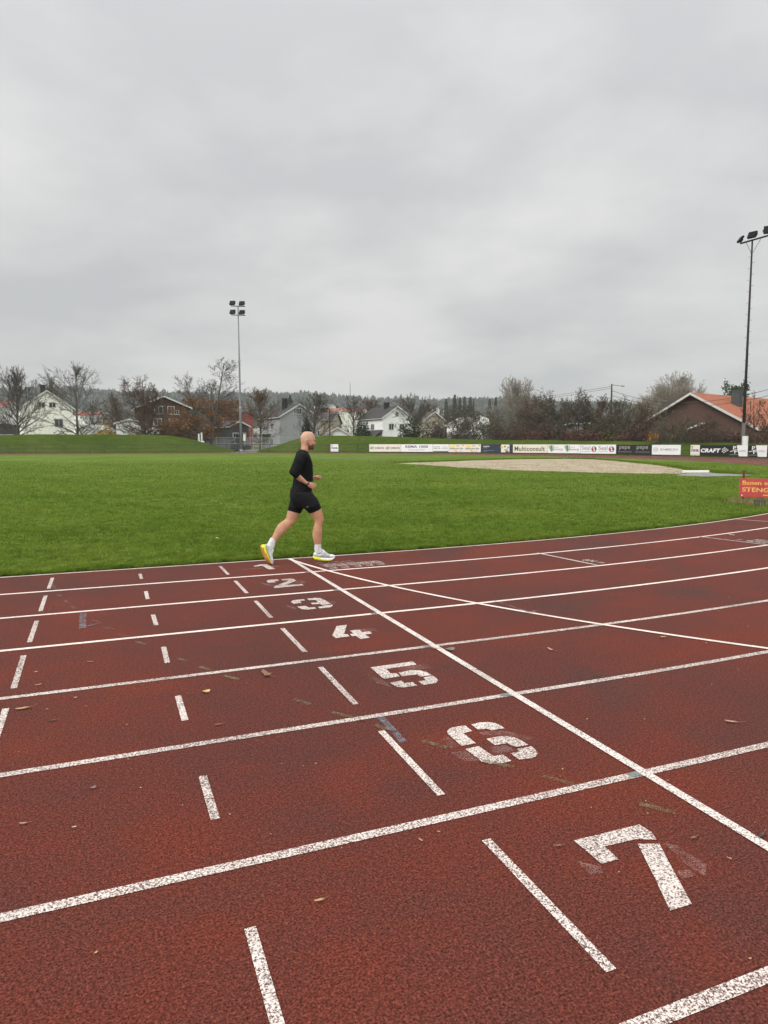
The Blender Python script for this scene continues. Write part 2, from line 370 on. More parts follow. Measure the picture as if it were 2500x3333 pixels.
band('start_line', dens([k7(120, 85)[:2], k7(930, 250)[:2]], 5), .05, M['white'], .0045)
ground_text('800 m', k7(715, 183), k7(985, 226), .14, M['white'])
ground_text('300 m', k7(625, 220), k7(790, 246), .08, M['olive'])
k8 = lambda x, y: ground(2250+x/6.636, 1660+y/6.636)
band('start_line', dens([k8(150, 575)[:2], k8(1640, 755)[:2]], 5), .05, M['white'], .0045)
band('start_line', dens([k8(1000, 207)[:2], k8(1700, 254)[:2]], 4), .04, M['kerb'], .0045)
ground_text('1  4x400', k8(950, 655), k8(1590, 728), .22, M['white'])
ground_text('800 m', k8(1310, 655), k8(1640, 690), .2, M['white'])

# ------------------------------------------------------------------ grass banks beyond the track
_S = np.linspace(20, L_+60, 3000)
def s_of(x, off):                                    # place along the far side of the track seen in column x
    X, Y = path(_S, off); q = proj(np.stack([X, Y, H(X, Y)], -1)); c = q[:, 0]
    i0 = np.argmax(c[:1200]); return float(np.interp(-x, -c[i0:], _S[i0:]))
def far_pt(x, off):
    X, Y = path(s_of(x, off), off); return float(X), float(Y)
def bank(name, crest, s_pad0=0, s_pad1=0):
    """crest: photo columns and the height of the crest line there; a ridge along the outside of the track"""
    cs, cz = [], []
    for x, y in crest:
        s = s_of(x, 15.0); X, Y = path(s, 15.0); d = math.hypot(X-CAM[0], Y-CAM[1]); cs.append(s); cz.append(max(.05, z_at(x, y, d)-float(H(X, Y))))
    cs, cz = np.array(cs), np.array(cz); k = np.argsort(cs); cs, cz = cs[k], cz[k]
    lo, hi = cs[0]-s_pad0, cs[-1]+s_pad1
    S = np.arange(lo, hi, .7); U = np.array([10.95, 11.5, 12.2, 12.9, 13.6, 14.3, 15, 16, 17.5, 19, 20.5, 22, 24])
    sh = np.array([-.05, .05, .2, .45, .7, .9, 1, 1.0, .95, .8, .5, .2, -.05])
    hz = np.interp(S, cs, cz); SS, UU = np.meshgrid(S, U, indexing='ij'); X, Y = path(SS, UU)
    Z = H(X, Y)+hz[:, None]*sh[None]+(np.sin(SS*.9+UU)*.5+np.sin(SS*.37))*.03*np.clip(sh, 0, 1)[None]
    n1 = len(U); i = np.arange(len(S)-1)[:, None]*n1+np.arange(n1-1)[None]
    o = fast_mesh(name, np.stack([X, Y, Z], -1).reshape(-1, 3), np.stack([i, i+n1, i+n1+1, i+1], -1).reshape(-1, 4), 4, M['bankgrass'], smooth=True)
    return tag(o, kind='structure')
bank('grass_bank', [(-250, 1416), (0, 1415), (380, 1414), (470, 1414), (540, 1417), (600, 1425), (650, 1437), (700, 1451), (740, 1461), (765, 1467)], 0, 40)
bank('grass_bank', [(838, 1466), (870, 1458), (905, 1449), (940, 1436), (975, 1425), (1030, 1419), (1100, 1417), (1300, 1423), (1500, 1429), (1700, 1432), (1900, 1436), (2100, 1437), (2300, 1440), (2440, 1444), (2500, 1446)], 30, 0)
# verge between the track and the bank, and the path through the gap
tag(strip('grass_verge', 20, L_+60, 10.3, 24.5, .8, 6, -.02, M['bankgrass']), kind='structure')
mb = MB(); P = [az_at(x, d) for x, d in ((728, 92.5), (842, 92.5), (835, 104), (845, 130), (730, 130), (742, 104))]
mb.poly([(p[0], p[1], float(H(*p))+.012) for p in P]); tag(mb.build('path', simple('gravel_path', (.17, .16, .145), .9, .2, 2)), kind='structure')

# ------------------------------------------------------------------ rail fence round the outside of the track
wood = simple('dark_weathered_rail', (.055, .058, .045), .85, .3, 8)
galv = simple('galvanised_steel', (.30, .31, .31), .5, .15, 20, metal=.3)
def curve_pts(s0, s1, off, h, step=1.0):
    S = np.arange(s0, s1, step); X, Y = path(S, off); return np.stack([X, Y, H(X, Y)+h], -1)
fr = empty('rail_fence', (*path(L_*.6, 10.7), .6), 0, 'long low dark rail fence following the outer edge of the far track', 'fence')
def child_local(mb, parent):                        # shift world points into the parent's frame
    off = np.array(parent.location); rz = parent.rotation_euler[2]; c, s = math.cos(-rz), math.sin(-rz)
    for k, v in enumerate(mb.v):
        q = v-off; mb.v[k] = np.stack([q[:, 0]*c-q[:, 1]*s, q[:, 0]*s+q[:, 1]*c, q[:, 2]], -1)
    return mb
for h, r in ((1.03, .035), (.60, .03), (.14, .035)):
    mb = MB(); mb.tube(curve_pts(30, L_+45, 10.72, h), r, 6); child_local(mb, fr).build('rail', wood, fr)
pm_ = MB(); pm_.box((0, 0, .5), (.07, .07, 1.06)); post0 = None
for s in np.arange(32, L_+44, 3.0):
    X, Y = path(s, 10.78); q = (X-fr.location[0], Y-fr.location[1], float(H(X, Y))-fr.location[2])
    if post0 is None: post0 = pm_.build('post', wood, fr); o = post0
    else: o = post0.copy(); C.objects.link(o); o.parent = fr
    o.location = q
# wire fence further back across the gap between the banks
wf = empty('wire_fence', (*az_at(700, 112), .7), 0, 'grey wire fence on thin steel posts across the gap between the banks', 'fence')
for y0, r in ((1425, .035), (1444, .03)):
    mb = MB(); P = []
    for x in np.linspace(560, 960, 12):
        p = az_at(x, 112); P.append((p[0], p[1], z_at(x, y0, 112)))
    mb.tube(P, r, 5); child_local(mb, wf).build('rail', galv, wf)
for x in (590, 645, 705, 765, 815, 877, 935):
    p = az_at(x, 112); mb = MB(); mb.tube([(p[0], p[1], .6), (p[0], p[1], z_at(x, 1422, 112))], .05, 6); child_local(mb, wf).build('post', galv, wf)
mesh_m = NT('wire_mesh'); tr = mesh_m.n('ShaderNodeBsdfTransparent'); mxs = mesh_m.n('ShaderNodeMixShader'); mxs.inputs[0].default_value = .16
mesh_m.base((.25, .26, .26)); mesh_m.l(tr.outputs[0], mxs.inputs[1]); mesh_m.l(mesh_m.b.outputs[0], mxs.inputs[2]); mesh_m.l(mxs.outputs[0], mesh_m.out.inputs['Surface'])
mb = MB(); xs = np.linspace(560, 960, 12); P0 = [az_at(x, 111.95) for x in xs]
for a in range(11): mb.poly([(*P0[a], .6), (*P0[a+1], .6), (*P0[a+1], z_at(xs[a+1], 1425, 112)), (*P0[a], z_at(xs[a], 1425, 112))])
child_local(mb, wf).build('wire_mesh', mesh_m.m, wf)

# ------------------------------------------------------------------ advertising boards along the fence
def flat(name, c, rough=.55, var=.05): return simple(name, c, rough, var, 3, .4)
K = {'white': flat('board_white', (.74, .74, .735)), 'cream': flat('board_cream', (.70, .67, .57)), 'navy': flat('board_navy', (.018, .028, .055)), 'black': flat('board_black', (.013, .014, .017)),
     'ink': flat('ink_dark', (.07, .075, .075)), 'grey': flat('ink_grey', (.27, .28, .28)), 'brown': flat('ink_brown', (.11, .085, .05)), 'green': flat('leaf_green', (.20, .33, .17)), 'dgreen': flat('leaf_green_dark', (.12, .2, .12)),
     'red': flat('logo_red', (.35, .05, .07)), 'purple': flat('ink_purple', (.10, .07, .20)), 'orange': flat('logo_orange', (.72, .42, .06)), 'yellow': flat('logo_yellow', (.75, .60, .12)), 'paper': flat('lettering_white', (.78, .78, .77)), 'slate': flat('ink_slate', (.10, .10, .14)), 'gold': flat('lettering_pale', (.33, .32, .28))}
BFRAME = simple('board_frame', (.25, .25, .25), .6, .1, 5)
def board(x0, x1, back, label, items, y0=.13, y1=1.07):
    """one board hung on the fence; items are ('t', text, u0, v0, u1, v1, ink, bold, shear) or ('p', [(u, v)...], ink), in 0..1 of the board"""
    a = np.array(far_pt(x0, 10.62)); b = np.array(far_pt(x1, 10.62)); mid = (a+b)/2; W = np.linalg.norm(b-a)-.02
    d = (b-a)/np.linalg.norm(b-a); rz = math.atan2(d[1], d[0])
    root = empty('advertising_board', (mid[0], mid[1], float(H(*mid))), rz, label, 'advertising board', 'advertising boards along the fence')
    mb = MB(); mb.box((0, 0, (y0+y1)/2), (W, .03, y1-y0)); mb.build('panel', K[back], root, bevel=.004)
    mb = MB(); mb.box((0, .035, y1-.03), (W, .03, .04)); mb.build('top_bar', BFRAME, root)
    hh = y1-y0; lay = 0; run = None
    def flush():
        nonlocal run
        if run: run[1].build(run[0], [K[k] for k in run[2]], root)
        run = None
    for it in items:
        lay += 1; yy = -.0185-.0008*lay
        if it[0] == 't':
            flush(); _, txt, u0, v0, u1, v1, ink, bold, shear = it
            V2, Fc, asp = letters(txt, bold, shear, 1.05); nw = len(txt.split()); iv = sorted((min(V2[i, 0] for i in f), max(V2[i, 0] for i in f)) for f in Fc); gaps, end = [], 0
            for lo_, hi_ in iv:
                if lo_ > end: gaps.append((lo_-end, (lo_+end)/2))
                end = max(end, hi_)
            cut = sorted(g[1] for g in sorted(gaps, reverse=True)[:nw-1])
            P = np.stack([(u0+V2[:, 0]*(u1-u0)-.5)*W, np.full(len(V2), yy), y0+(v0+V2[:, 1]*(v1-v0))*hh], -1)
            for wd in range(nw):                       # every word is its own piece of lettering
                m = MB(); sel = [f for f in Fc if sum(np.mean(V2[list(f), 0]) > q for q in cut) == wd]
                if sel:
                    used = sorted({i for f in sel for i in f}); ix = {v: k for k, v in enumerate(used)}; m.add(P[used], [[ix[i] for i in f] for f in sel]); m.build('lettering', K[ink], root)
        else:
            nm = 'logo' if len(it) < 4 else it[3]
            if run and run[0] != nm: flush()
            if run is None: run = [nm, MB(), []]
            if it[2] not in run[2]: run[2].append(it[2])
            run[1].poly([((u-.5)*W, yy, y0+v*hh) for u, v in it[1]], run[2].index(it[2]))
    flush(); return root
def circ(u, v, ru, rv, n=20, a0=0, a1=2*math.pi): return [(u+ru*math.cos(a0+(a1-a0)*k/n), v+rv*math.sin(a0+(a1-a0)*k/n)) for k in range(n+(0 if abs(a1-a0) > 6.2 else 1))]
isa = [('t', 'isa', .1, .36, .92, .68, 'purple', .03, 0), ('p', circ(.18, .82, .1, .06), 'red'), ('p', [(.1, .10), (.9, .10), (.9, .13), (.1, .13)], 'grey')]
board(1076.4, 1101.7, 'white', 'small white board with purple letters, alone on the rails beside the runner', isa)
def obos(u): return [('p', [(u, .35), (u+.10, .35), (u+.10, .40), (u+.015, .40), (u+.015, .62), (u, .62)], 'ink'), ('p', [(u+.03, .45), (u+.115, .45), (u+.115, .62), (u+.10, .68), (u+.03, .66)], 'ink'), ('p', [(u+.045, .5), (u+.1, .5), (u+.1, .6), (u+.045, .6)], 'cream'), ('t', 'OBOS', u+.15, .36, u+.44, .62, 'ink', .022, 0)]
board(1202, 1305, 'cream', 'cream board with a square house logo and dark capital letters printed twice', obos(.03)+obos(.53))
board(1305.5, 1408, 'white', 'white board with large grey capitals and the number 1000', [('t', 'REMA 1000', .14, .52, .86, .86, 'slate', .03, 0), ('t', 'Hassingveien', .24, .15, .76, .36, 'grey', .01, 0)])
board(1408.5, 1461, 'white', 'narrow white board with small dark print and a dark strip along its foot', [('t', 'Storms', .06, .6, .46, .76, 'ink', .02, 0), ('t', 'Søkk as', .06, .38, .46, .54, 'ink', .02, 0), ('p', [(.6, .62), (.92, .62), (.92, .68), (.6, .68)], 'grey'), ('p', [(.55, .42), (.95, .42), (.95, .47), (.55, .47)], 'grey'), ('p', [(.03, .02), (.97, .02), (.97, .13), (.03, .13)], 'ink')])
def bak(u): return [('t', 'Bakerens Bar', u+.03, .36, u+.46, .58, 'slate', .018, .15), ('p', [(u+.05, .62), (u+.19, .62), (u+.19, .9), (u+.12, .82), (u+.05, .9)], 'yellow'), ('p', [(u+.16, .30), (u+.21, .30), (u+.29, .02), (u+.22, .02)], 'orange'), ('p', circ(u+.28, .75, .06, .1, 10, 0, math.pi), 'grey'), ('p', circ(u+.45, .87, .018, .06), 'slate'), ('p', [(u+.28, .12), (u+.42, .12), (u+.42, .16), (u+.28, .16)], 'grey')]
board(1461.5, 1565, 'cream', 'cream board with slanted dark lettering and orange and yellow stripes', bak(0)+bak(.5))
board(1566, 1669, 'navy', 'dark navy board with fine white print and a cream picture panel', [('t', 'RISO', .08, .68, .27, .82, 'paper', .02, 0), ('p', [(.08, .54), (.2, .54), (.2, .60), (.08, .60)], 'grey'), ('p', [(.08, .22), (.42, .22), (.42, .25), (.08, .25)], 'grey'), ('p', [(.08, .10), (.2, .10), (.2, .13), (.08, .13)], 'grey'), ('p', [(.64, 0.02), (.9, 0.02), (.9, .98), (.64, .98)], 'cream', 'picture_panel'), ('p', circ(.66, .66, .04, .16), 'orange'), ('p', circ(.76, .72, .03, .1, 12), 'ink'), ('p', circ(.86, .62, .02, .13, 12), 'brown'), ('p', [(.72, .35), (.86, .5), (.84, .2), (.74, .25)], 'gold'), ('p', [(.78, .03), (.88, .03), (.88, .18), (.78, .22)], 'brown')])
board(1669.4, 1782, 'cream', 'long cream board with one large brown word across its whole length', [('t', 'Multiconsult', .05, .2, .93, .78, 'brown', .02, 0)])
def ene(u): return [('p', [(u+.01, .86), (u+.09, .18), (u+.13, .18), (u+.11, .6), (u+.05, .88)], 'green'), ('p', [(u+.07, .92), (u+.125, .2), (u+.15, .25), (u+.14, .92)], 'dgreen'), ('p', [(u+.17, .93), (u+.155, .25), (u+.19, .42), (u+.19, .85)], 'green'), ('t', 'Smart', u+.21, .64, u+.34, .78, 'grey', 0, 0), ('t', 'energi', u+.2, .26, u+.46, .58, 'grey', .01, 0)]
board(1782.4, 1889, 'white', 'white board with two green leaf emblems and grey lower case words', ene(.01)+ene(.5))
def seal(u): return [('t', 'Seal', u+.02, .42, u+.27, .86, 'grey', .012, 0), ('p', [(u+.03, .22), (u+.28, .22), (u+.28, .25), (u+.03, .25)], 'grey'), ('p', circ(u+.38, .5, .075, .30, 16, -math.pi*.45, math.pi*.55), 'ink'), ('p', circ(u+.38, .5, .075, .30, 16, math.pi*.55, math.pi*1.55), 'red'), ('p', circ(u+.375, .62, .025, .1), 'white'), ('p', circ(u+.39, .38, .025, .1), 'paper')]
board(1889.4, 2005, 'white', 'white board with red and black swirl emblems after grey lettering', seal(.01)+seal(.5))
def pep(u): return [('t', 'pepe', u+.09, .42, u+.40, .86, 'gold', .005, 0), ('p', [(u+.05, .22), (u+.45, .22), (u+.45, .26), (u+.05, .26)], 'grey')]
board(2005.6, 2121, 'black', 'black board with dull gold lower case lettering printed twice', pep(0)+pep(.5))
ring = circ(.14, .53, .085, .2, 24)+[(.225, .53)]+circ(.14, .53, .062, .145, 24)[::-1]
board(2121.4, 2215, 'white', 'white board with spaced grey capitals behind a ringed emblem', [('p', circ(.14, .53, .085, .20, 24), 'grey'), ('p', circ(.14, .53, .066, .15, 24), 'white'), ('p', [(.10, .5), (.18, .5), (.18, .56), (.10, .56)], 'grey'), ('t', 'BAMBUSA', .31, .42, .93, .66, 'grey', .004, 0)])
board(2247, 2277, 'cream', 'small cream board with purple letters and a red dot, left of the black sports boards', isa)
chk = []
for i, j in ((0, 1), (0, 3), (1, 0), (1, 2), (2, 1), (2, 3), (1, 4), (3, 2)): chk.append(('p', [(.755+i*.055+j*.004, .28+j*.1), (.80+i*.055+j*.004, .30+j*.1), (.805+i*.055+j*.004, .385+j*.1), (.76+i*.055+j*.004, .365+j*.1)], 'paper'))
board(2277.4, 2373, 'black', 'black board with heavy white slanted capitals and a chequered flag emblem', [('t', 'CRAFT', .03, .30, .72, .68, 'paper', .045, .18)]+chk)
def pf(x0, x1, label): board(x0, x1, 'black', label, [('t', 'P', .2, .58, .37, .92, 'paper', .01, 0), ('t', 'F', .28, .25, .45, .6, 'paper', .01, 0), ('p', [(.04, .4), (.25, .47), (.25, .52), (.04, .46)], 'paper'), ('p', [(.03, .12), (.48, .12), (.48, .16), (.03, .16)], 'grey'), ('p', [(.40, .995), (.995, .995), (.995, .005), (.53, .005)], 'white', 'white_field'), ('p', [(.56, .51), (.88, .51), (.88, .55), (.56, .55)], 'grey'), ('p', [(.52, .42), (.92, .42), (.92, .45), (.52, .45)], 'grey')])
pf(2373.4, 2434, 'black and white board with slanted monogram, standing under the tall mast')
pf(2434.4, 2497, 'black and white board with slanted monogram, last board at the right edge')

# ------------------------------------------------------------------ gravel area, throwing circle, dark strips
def land_poly(name, P, dz, mat, kind='structure', sub=0):
    P = [np.array(p[:2]) for p in P]; Q = []
    for a in range(len(P)):
        b = P[(a+1) % len(P)]; m = max(1, int(np.linalg.norm(b-P[a])/1.0))
        for k in range(m):
            q = P[a]+(b-P[a])*k/m; Q.append(q+rng.normal(0, .09, 2)*(sub))
    c = np.mean(Q, 0); mb = MB(); rings = [1, .75, .5, .25]; V = []
    for f in rings: V += [pt(c+(q-c)*f, dz) for q in Q]
    V.append(pt(c, dz)); n = len(Q); Fc = []
    for r in range(3):
        for k in range(n): Fc.append((r*n+k, r*n+(k+1) % n, (r+1)*n+(k+1) % n, (r+1)*n+k))
    for k in range(n): Fc.append((3*n+k, 3*n+(k+1) % n, 4*n))
    mb.add(V, Fc); o = mb.build(name, mat); return tag(o, kind=kind)
sand_px = [(1285, 1509), (1400, 1505), (1560, 1499), (1700, 1495.5), (1850, 1494.5), (1930, 1496), (2010, 1502), (2100, 1511), (2180, 1520), (2240, 1534), (2225, 1544), (2120, 1543), (1960, 1540), (1800, 1536), (1640, 1531), (1480, 1521), (1360, 1513)]
land_poly('gravel_area', [ground(*q) for q in sand_px], .02, M['gravel'], sub=1)
land_poly('throwing_circle', [ground(*q) for q in [(2195, 1549), (2245, 1541), (2330, 1541), (2420, 1545), (2460, 1548), (2400, 1551), (2290, 1553)]], .026, simple('wet_concrete', (.19, .19, .175), .6, .3, 3))
a = ground(2223, 1541)[:2]; b = ground(2306, 1540)[:2]; d = (b-a); L = np.linalg.norm(d)
o = empty('toe_board', (*((a+b)/2), float(H(*a))+.02), math.atan2(d[1], d[0]), 'low white toe board lying at the end of the pale gravel area', 'toe board')
mb = MB(); mb.box((0, 0, .06), (L, .16, .12)); mb.build('beam', flat('toe_board_white', (.75, .72, .66)), o, bevel=.01)
mb = MB(); mb.box((0, -.20, .012), (L*.96, .2, .03)); mb.build('base_plate', M['concrete'], o)
for xa, ya, xb, yb, w_ in [(985, 1496, 1640, 1486, .35), (1000, 1495, 1260, 1491.5, .3), (1200, 1509.5, 1300, 1508, .5)]:  # flat brown strips standing in for the dark line of a step in the lawn
    P = [ground(xa+(xb-xa)*t, ya+(yb-ya)*t)[:2] for t in np.linspace(0, 1, 20)]
    P = np.array(P); n = len(P); V = []
    for k in range(n):
        dd = P[min(k+1, n-1)]-P[max(k-1, 0)]; dd /= np.linalg.norm(dd); e = np.array([-dd[1], dd[0]])
        ww = w_*rng.uniform(.5, 1.2); V += [pt(P[k]+e*ww, .022), pt(P[k]-e*ww, .022)]
    mb = MB(); mb.add(V, [(2*k, 2*k+1, 2*k+3, 2*k+2) for k in range(n-1)]); tag(mb.build('dark_strip', M['strip_brown']), kind='structure')
# tufts of long unmown grass along the far rim of the gravel and under the sign (too many to count)
def tufts(P, n, h, w, jit):
    P = np.asarray(P); k = rng.integers(0, len(P)-1, n); t = rng.random((n, 1)); q = P[k]+(P[k+1]-P[k])*t+rng.normal(0, jit, (n, 2))
    z = H(q[:, 0], q[:, 1]); a = rng.uniform(0, 6.28, n); hh = h*rng.uniform(.4, 1.3, n); ln = hh*rng.uniform(.1, .8, n); b = rng.uniform(0, 6.28, n)
    p0 = np.stack([q[:, 0]-np.cos(a)*w, q[:, 1]-np.sin(a)*w, z], -1); p1 = np.stack([q[:, 0]+np.cos(a)*w, q[:, 1]+np.sin(a)*w, z], -1)
    p2 = np.stack([q[:, 0]+np.cos(b)*ln, q[:, 1]+np.sin(b)*ln, z+hh], -1); return np.stack([p0, p1, p2], 1)
rim = [ground(*q)[:2] for q in [(1285, 1508), (1400, 1504), (1560, 1498), (1700, 1494.5), (1850, 1493.5), (1930, 1495), (2010, 1501), (2100, 1510), (2180, 1519), (2260, 1533), (2340, 1541), (2440, 1546)]]
T = np.concatenate([tufts(rim, 9000, .13, .018, .16), tufts([ground(*q)[:2] for q in [(2265, 1622), (2330, 1626), (2390, 1632)]], 700, .09, .005, .22)])
tag(fast_mesh('rough_grass', T.reshape(-1, 3), np.arange(len(T)*3).reshape(-1, 3), 3, M['blade']), 'longer unmown grass fringing the gravel area', 'grass', kind='stuff')
dry = simple('dry_grass', (.24, .20, .09), .9, .4, 12, .2)
T = np.concatenate([tufts([ground(*q)[:2] for q in [(2400, 1634), (2440, 1640), (2500, 1646)]], 900, .16, .006, .20)])
tag(fast_mesh('dry_grass', T.reshape(-1, 3), np.arange(len(T)*3).reshape(-1, 3), 3, dry), 'dry yellow grass around the concrete block under the red sign', 'grass', kind='stuff')

# ------------------------------------------------------------------ red notice standing on the lawn
sp_ = ground(2474, 1640)[:2]; dist = math.hypot(sp_[0]-CAM[0], sp_[1]-CAM[1]); m_ = mpp(2450, dist)
frz = -az(2460)-.10
sg = empty('notice_sign', (sp_[0], sp_[1], float(H(*sp_))), frz, 'faded red notice with yellow lettering on a post at the edge of the lawn', 'sign')
zt, zb = z_at(2420, 1557, dist)-float(H(*sp_)), z_at(2420, 1617, dist)-float(H(*sp_)); xl = (2412-2474)*m_; Wd = 1.02
redm = simple('faded_red_board', (.43, .050, .052), .6, .22, 3)
mb = MB(); mb.box((xl+Wd/2, -.05, (zt+zb)/2), (Wd, .02, zt-zb)); mb.build('sign_panel', redm, sg, bevel=.003)
yel = simple('faded_yellow_letters', (.70, .42, .10), .7, .3, 20)
def stext(txt, u0, v0, u1, v1, bold=.015):
    V2, Fc, _a = letters(txt, bold); hh = zt-zb; mb = MB()
    mb.add(np.stack([xl+(u0+V2[:, 0]*(u1-u0))*Wd, np.full(len(V2), -.0625), zb+(v0+V2[:, 1]*(v1-v0))*hh], -1), Fc); mb.build('lettering', yel, sg)
px1 = m_/Wd
stext('Banen er', 9*px1, .66, 92*px1, .88); stext('STENGT', 9*px1, .28, 104*px1, .52)
mb = MB(); mb.poly([(xl+(70*m_), -.0625, zb+.1*(zt-zb)), (xl+(130*m_), -.0625, zb+.1*(zt-zb)), (xl+(130*m_), -.0625, zb+.15*(zt-zb)), (xl+(70*m_), -.0625, zb+.15*(zt-zb))]); mb.build('underline', yel, sg)
rust = simple('rusty_post', (.12, .03, .025), .8, .3, 12)
for xx, tp in ((2423-2474, 1535), (2423-2474+.8/m_, 1540)):
    mb = MB(); top = z_at(2423, tp, dist)-float(H(*sp_)); mb.box((xx*m_, 0, top/2), (.05, .05, top)); mb.box((xx*m_, 0, top+.01), (.075, .06, .03)); mb.build('post', rust, sg)
mb = MB(); mb.poly([(xl+.06, -.0625, zb+.06), (xl+.085, -.0625, zb+.06), (xl+.085, -.0625, zb+.03), (xl+.06, -.0625, zb+.03)]); mb.build('sticker', K['paper'], sg)
bp = ground(2472, 1646)[:2]; bo = empty('concrete_block', (bp[0], bp[1], float(H(*bp))), frz+.1, 'small dark concrete block weighing down the foot of the red sign', 'block')
mb = MB(); mb.box((0, 0, .08), (.27, .16, .17)); mb.build('block_body', simple('mossy_concrete', (.075, .072, .058), .95, .35, 20, .2, .4), bo, bevel=.012)
mb = MB(); mb.tube([(-.07, 0, .16), (-.07, 0, .2), (.07, 0, .2), (.07, 0, .16)], .009, 6); mb.build('lifting_loop', rust, bo)

# ------------------------------------------------------------------ floodlight masts
lampm = simple('floodlight_black', (.004, .0043, .0045), .6, .1, 5, .12); steel = simple('mast_steel', (.17, .18, .18), .55, .15, 6)
glass = NT('lamp_glass'); glass.base((.006, .007, .007)); glass.rough(.4, .12); glass = glass.m
x0, d0 = 785, 98.0; p = az_at(x0, d0); m_ = mpp(x0, d0); zg = float(H(*p)); zt = z_at(776, 997, d0)-zg
ms = empty('floodlight_mast', (p[0], p[1], zg), -az(x0), 'slim grey mast with four black floodlights in two rows, in the gap between the banks', 'floodlight')
mb = MB(); mb.tube([(0, 0, 0), (0, 0, zt*.3), (0, 0, zt*.31), (0, 0, zt*.63), (0, 0, zt*.64), (0, 0, zt)], [.17, .16, .13, .12, .095, .075], 10); mb.build('pole', steel, ms, smooth=True)
mb = MB(); mb.tube([(0, 0, .0), (0, 0, .35)], .26, 10); mb.build('base_collar', galv, ms)
for zz in (zt*.31, zt*.63):
    mb = MB(); mb.tube([(0, 0, zz-.12), (0, 0, zz+.12)], .17, 10); mb.build('clamp_ring', galv, ms)
def flood(parent, c, yaw, tilt, w_, h_, dpt=.18, fins=0):
    R = np.array(Matrix.Rotation(yaw, 3, 'Z') @ Matrix.Rotation(tilt, 3, 'X')); mb = MB(); c = np.array(c)
    mb.box(c, (w_, dpt, h_), R); mb.box(c+R@np.array([0, .12, -h_*.1]), (w_*.5, .14, h_*.5), R)
    mb.box(c+R@np.array([w_/2+.04, .02, -.05]), (.06, .06, h_*.4), R); mb.box(c+R@np.array([-w_/2-.04, .02, -.05]), (.06, .06, h_*.4), R)
    f = mb.build('floodlight', lampm, parent, bevel=.015)
    m2 = MB()
    if fins:
        for k in range(fins): m2.box(c+R@np.array([0, -dpt/2-.006, (k+.5)/fins*h_-h_/2]), (w_*.94, .012, h_/fins*.8), R)
    else: m2.box(c+R@np.array([0, -dpt/2-.006, 0]), (w_*.9, .012, h_*.88), R)
    m2.build('lamp_glass', glass, f); return f
for zz in (zt, zt-1.17):
    mb = MB(); mb.box((0, -.02, zz), (1.9, .09, .09)); mb.build('cross_arm', lampm, ms)
    for sx in (-.62, .62): flood(ms, (sx-.12, -.12, zz+.38), -.35, -.45, .72, .62)
p = az_at(2418, 70.0); d0 = 70.0; zg = float(H(*p)); m_ = mpp(2420, d0); zt = z_at(2455, 783, d0)-zg
ms = empty('floodlight_mast', (p[0], p[1], zg), -az(2420), 'tall dark mast with climbing pegs and a tilted row of floodlights, at the right edge', 'floodlight')
darkp = simple('dark_mast', (.030, .027, .024), .8, .25, 5, .15)
mb = MB(); mb.tube([(0, 0, 0), (0, 0, zt*.5), (0, 0, zt)], [.15, .10, .065], 10); mb.build('pole', darkp, ms, smooth=True)
mb = MB(); hb = z_at(2418, 1377, d0)-zg; mb.box((-.0, 0, hb/2), (.30, .30, hb)); mb.build('base_post', simple('grey_base_post', (.12, .115, .10), .8, .2, 6), ms, bevel=.02)
pg = MB()
for k in range(34):
    s = 1 if k % 2 else -1; zz = 2.6+k*.49
    if zz < zt-1.2: pg.tube([(0, 0, zz), (s*.26, 0, zz+.02)], .013, 5)
pg.build('climbing_pegs', darkp, ms)
bar = lambda t: np.array([-.95+t*3.9, 0, zt-.12+(.0+t*.72)])
mb = MB(); mb.tube([bar(0), bar(1)], .075, 6); mb.build('cross_arm', darkp, ms)
for s, t in ((-1, .12), (1, .42)):
    mb = MB(); mb.tube([(0, 0, zt-1.15), bar(t)], .035, 6); mb.build('brace', galv, ms)
flood(ms, bar(.02)+np.array([-.05, -.1, .32]), -1.15, -.6, .62, .52); flood(ms, bar(.27)+np.array([-.12, -.1, .40]), -.45, -.5, .72, .60, fins=3); flood(ms, bar(.57)+np.array([0, -.1, .45]), -.05, -.25, .9, .66, fins=3); flood(ms, bar(.88)+np.array([0, -.1, .45]), .15, -.25, .9, .66, fins=3)
q = az_at(2425, 69.2); zg = float(H(*q)); o = empty('white_drum', (q[0], q[1], zg), 0, 'white plastic cylinder standing on the bank at the foot of the right mast', 'drum')
z0_, z1_ = z_at(2425, 1444, 69.2)-zg, z_at(2425, 1420, 69.2)-zg
mb = MB(); mb.tube([(0, 0, -.0), (0, 0, z1_-.05), (0, 0, z1_)], [.24, .24, .225], 20); mb.build('drum_body', flat('drum_white', (.66, .66, .63)), o, smooth=False)
mb = MB(); mb.tube([(0, 0, z1_), (0, 0, z1_+.03)], .245, 20); mb.build('lid', flat('drum_lid', (.5, .5, .48)), o)
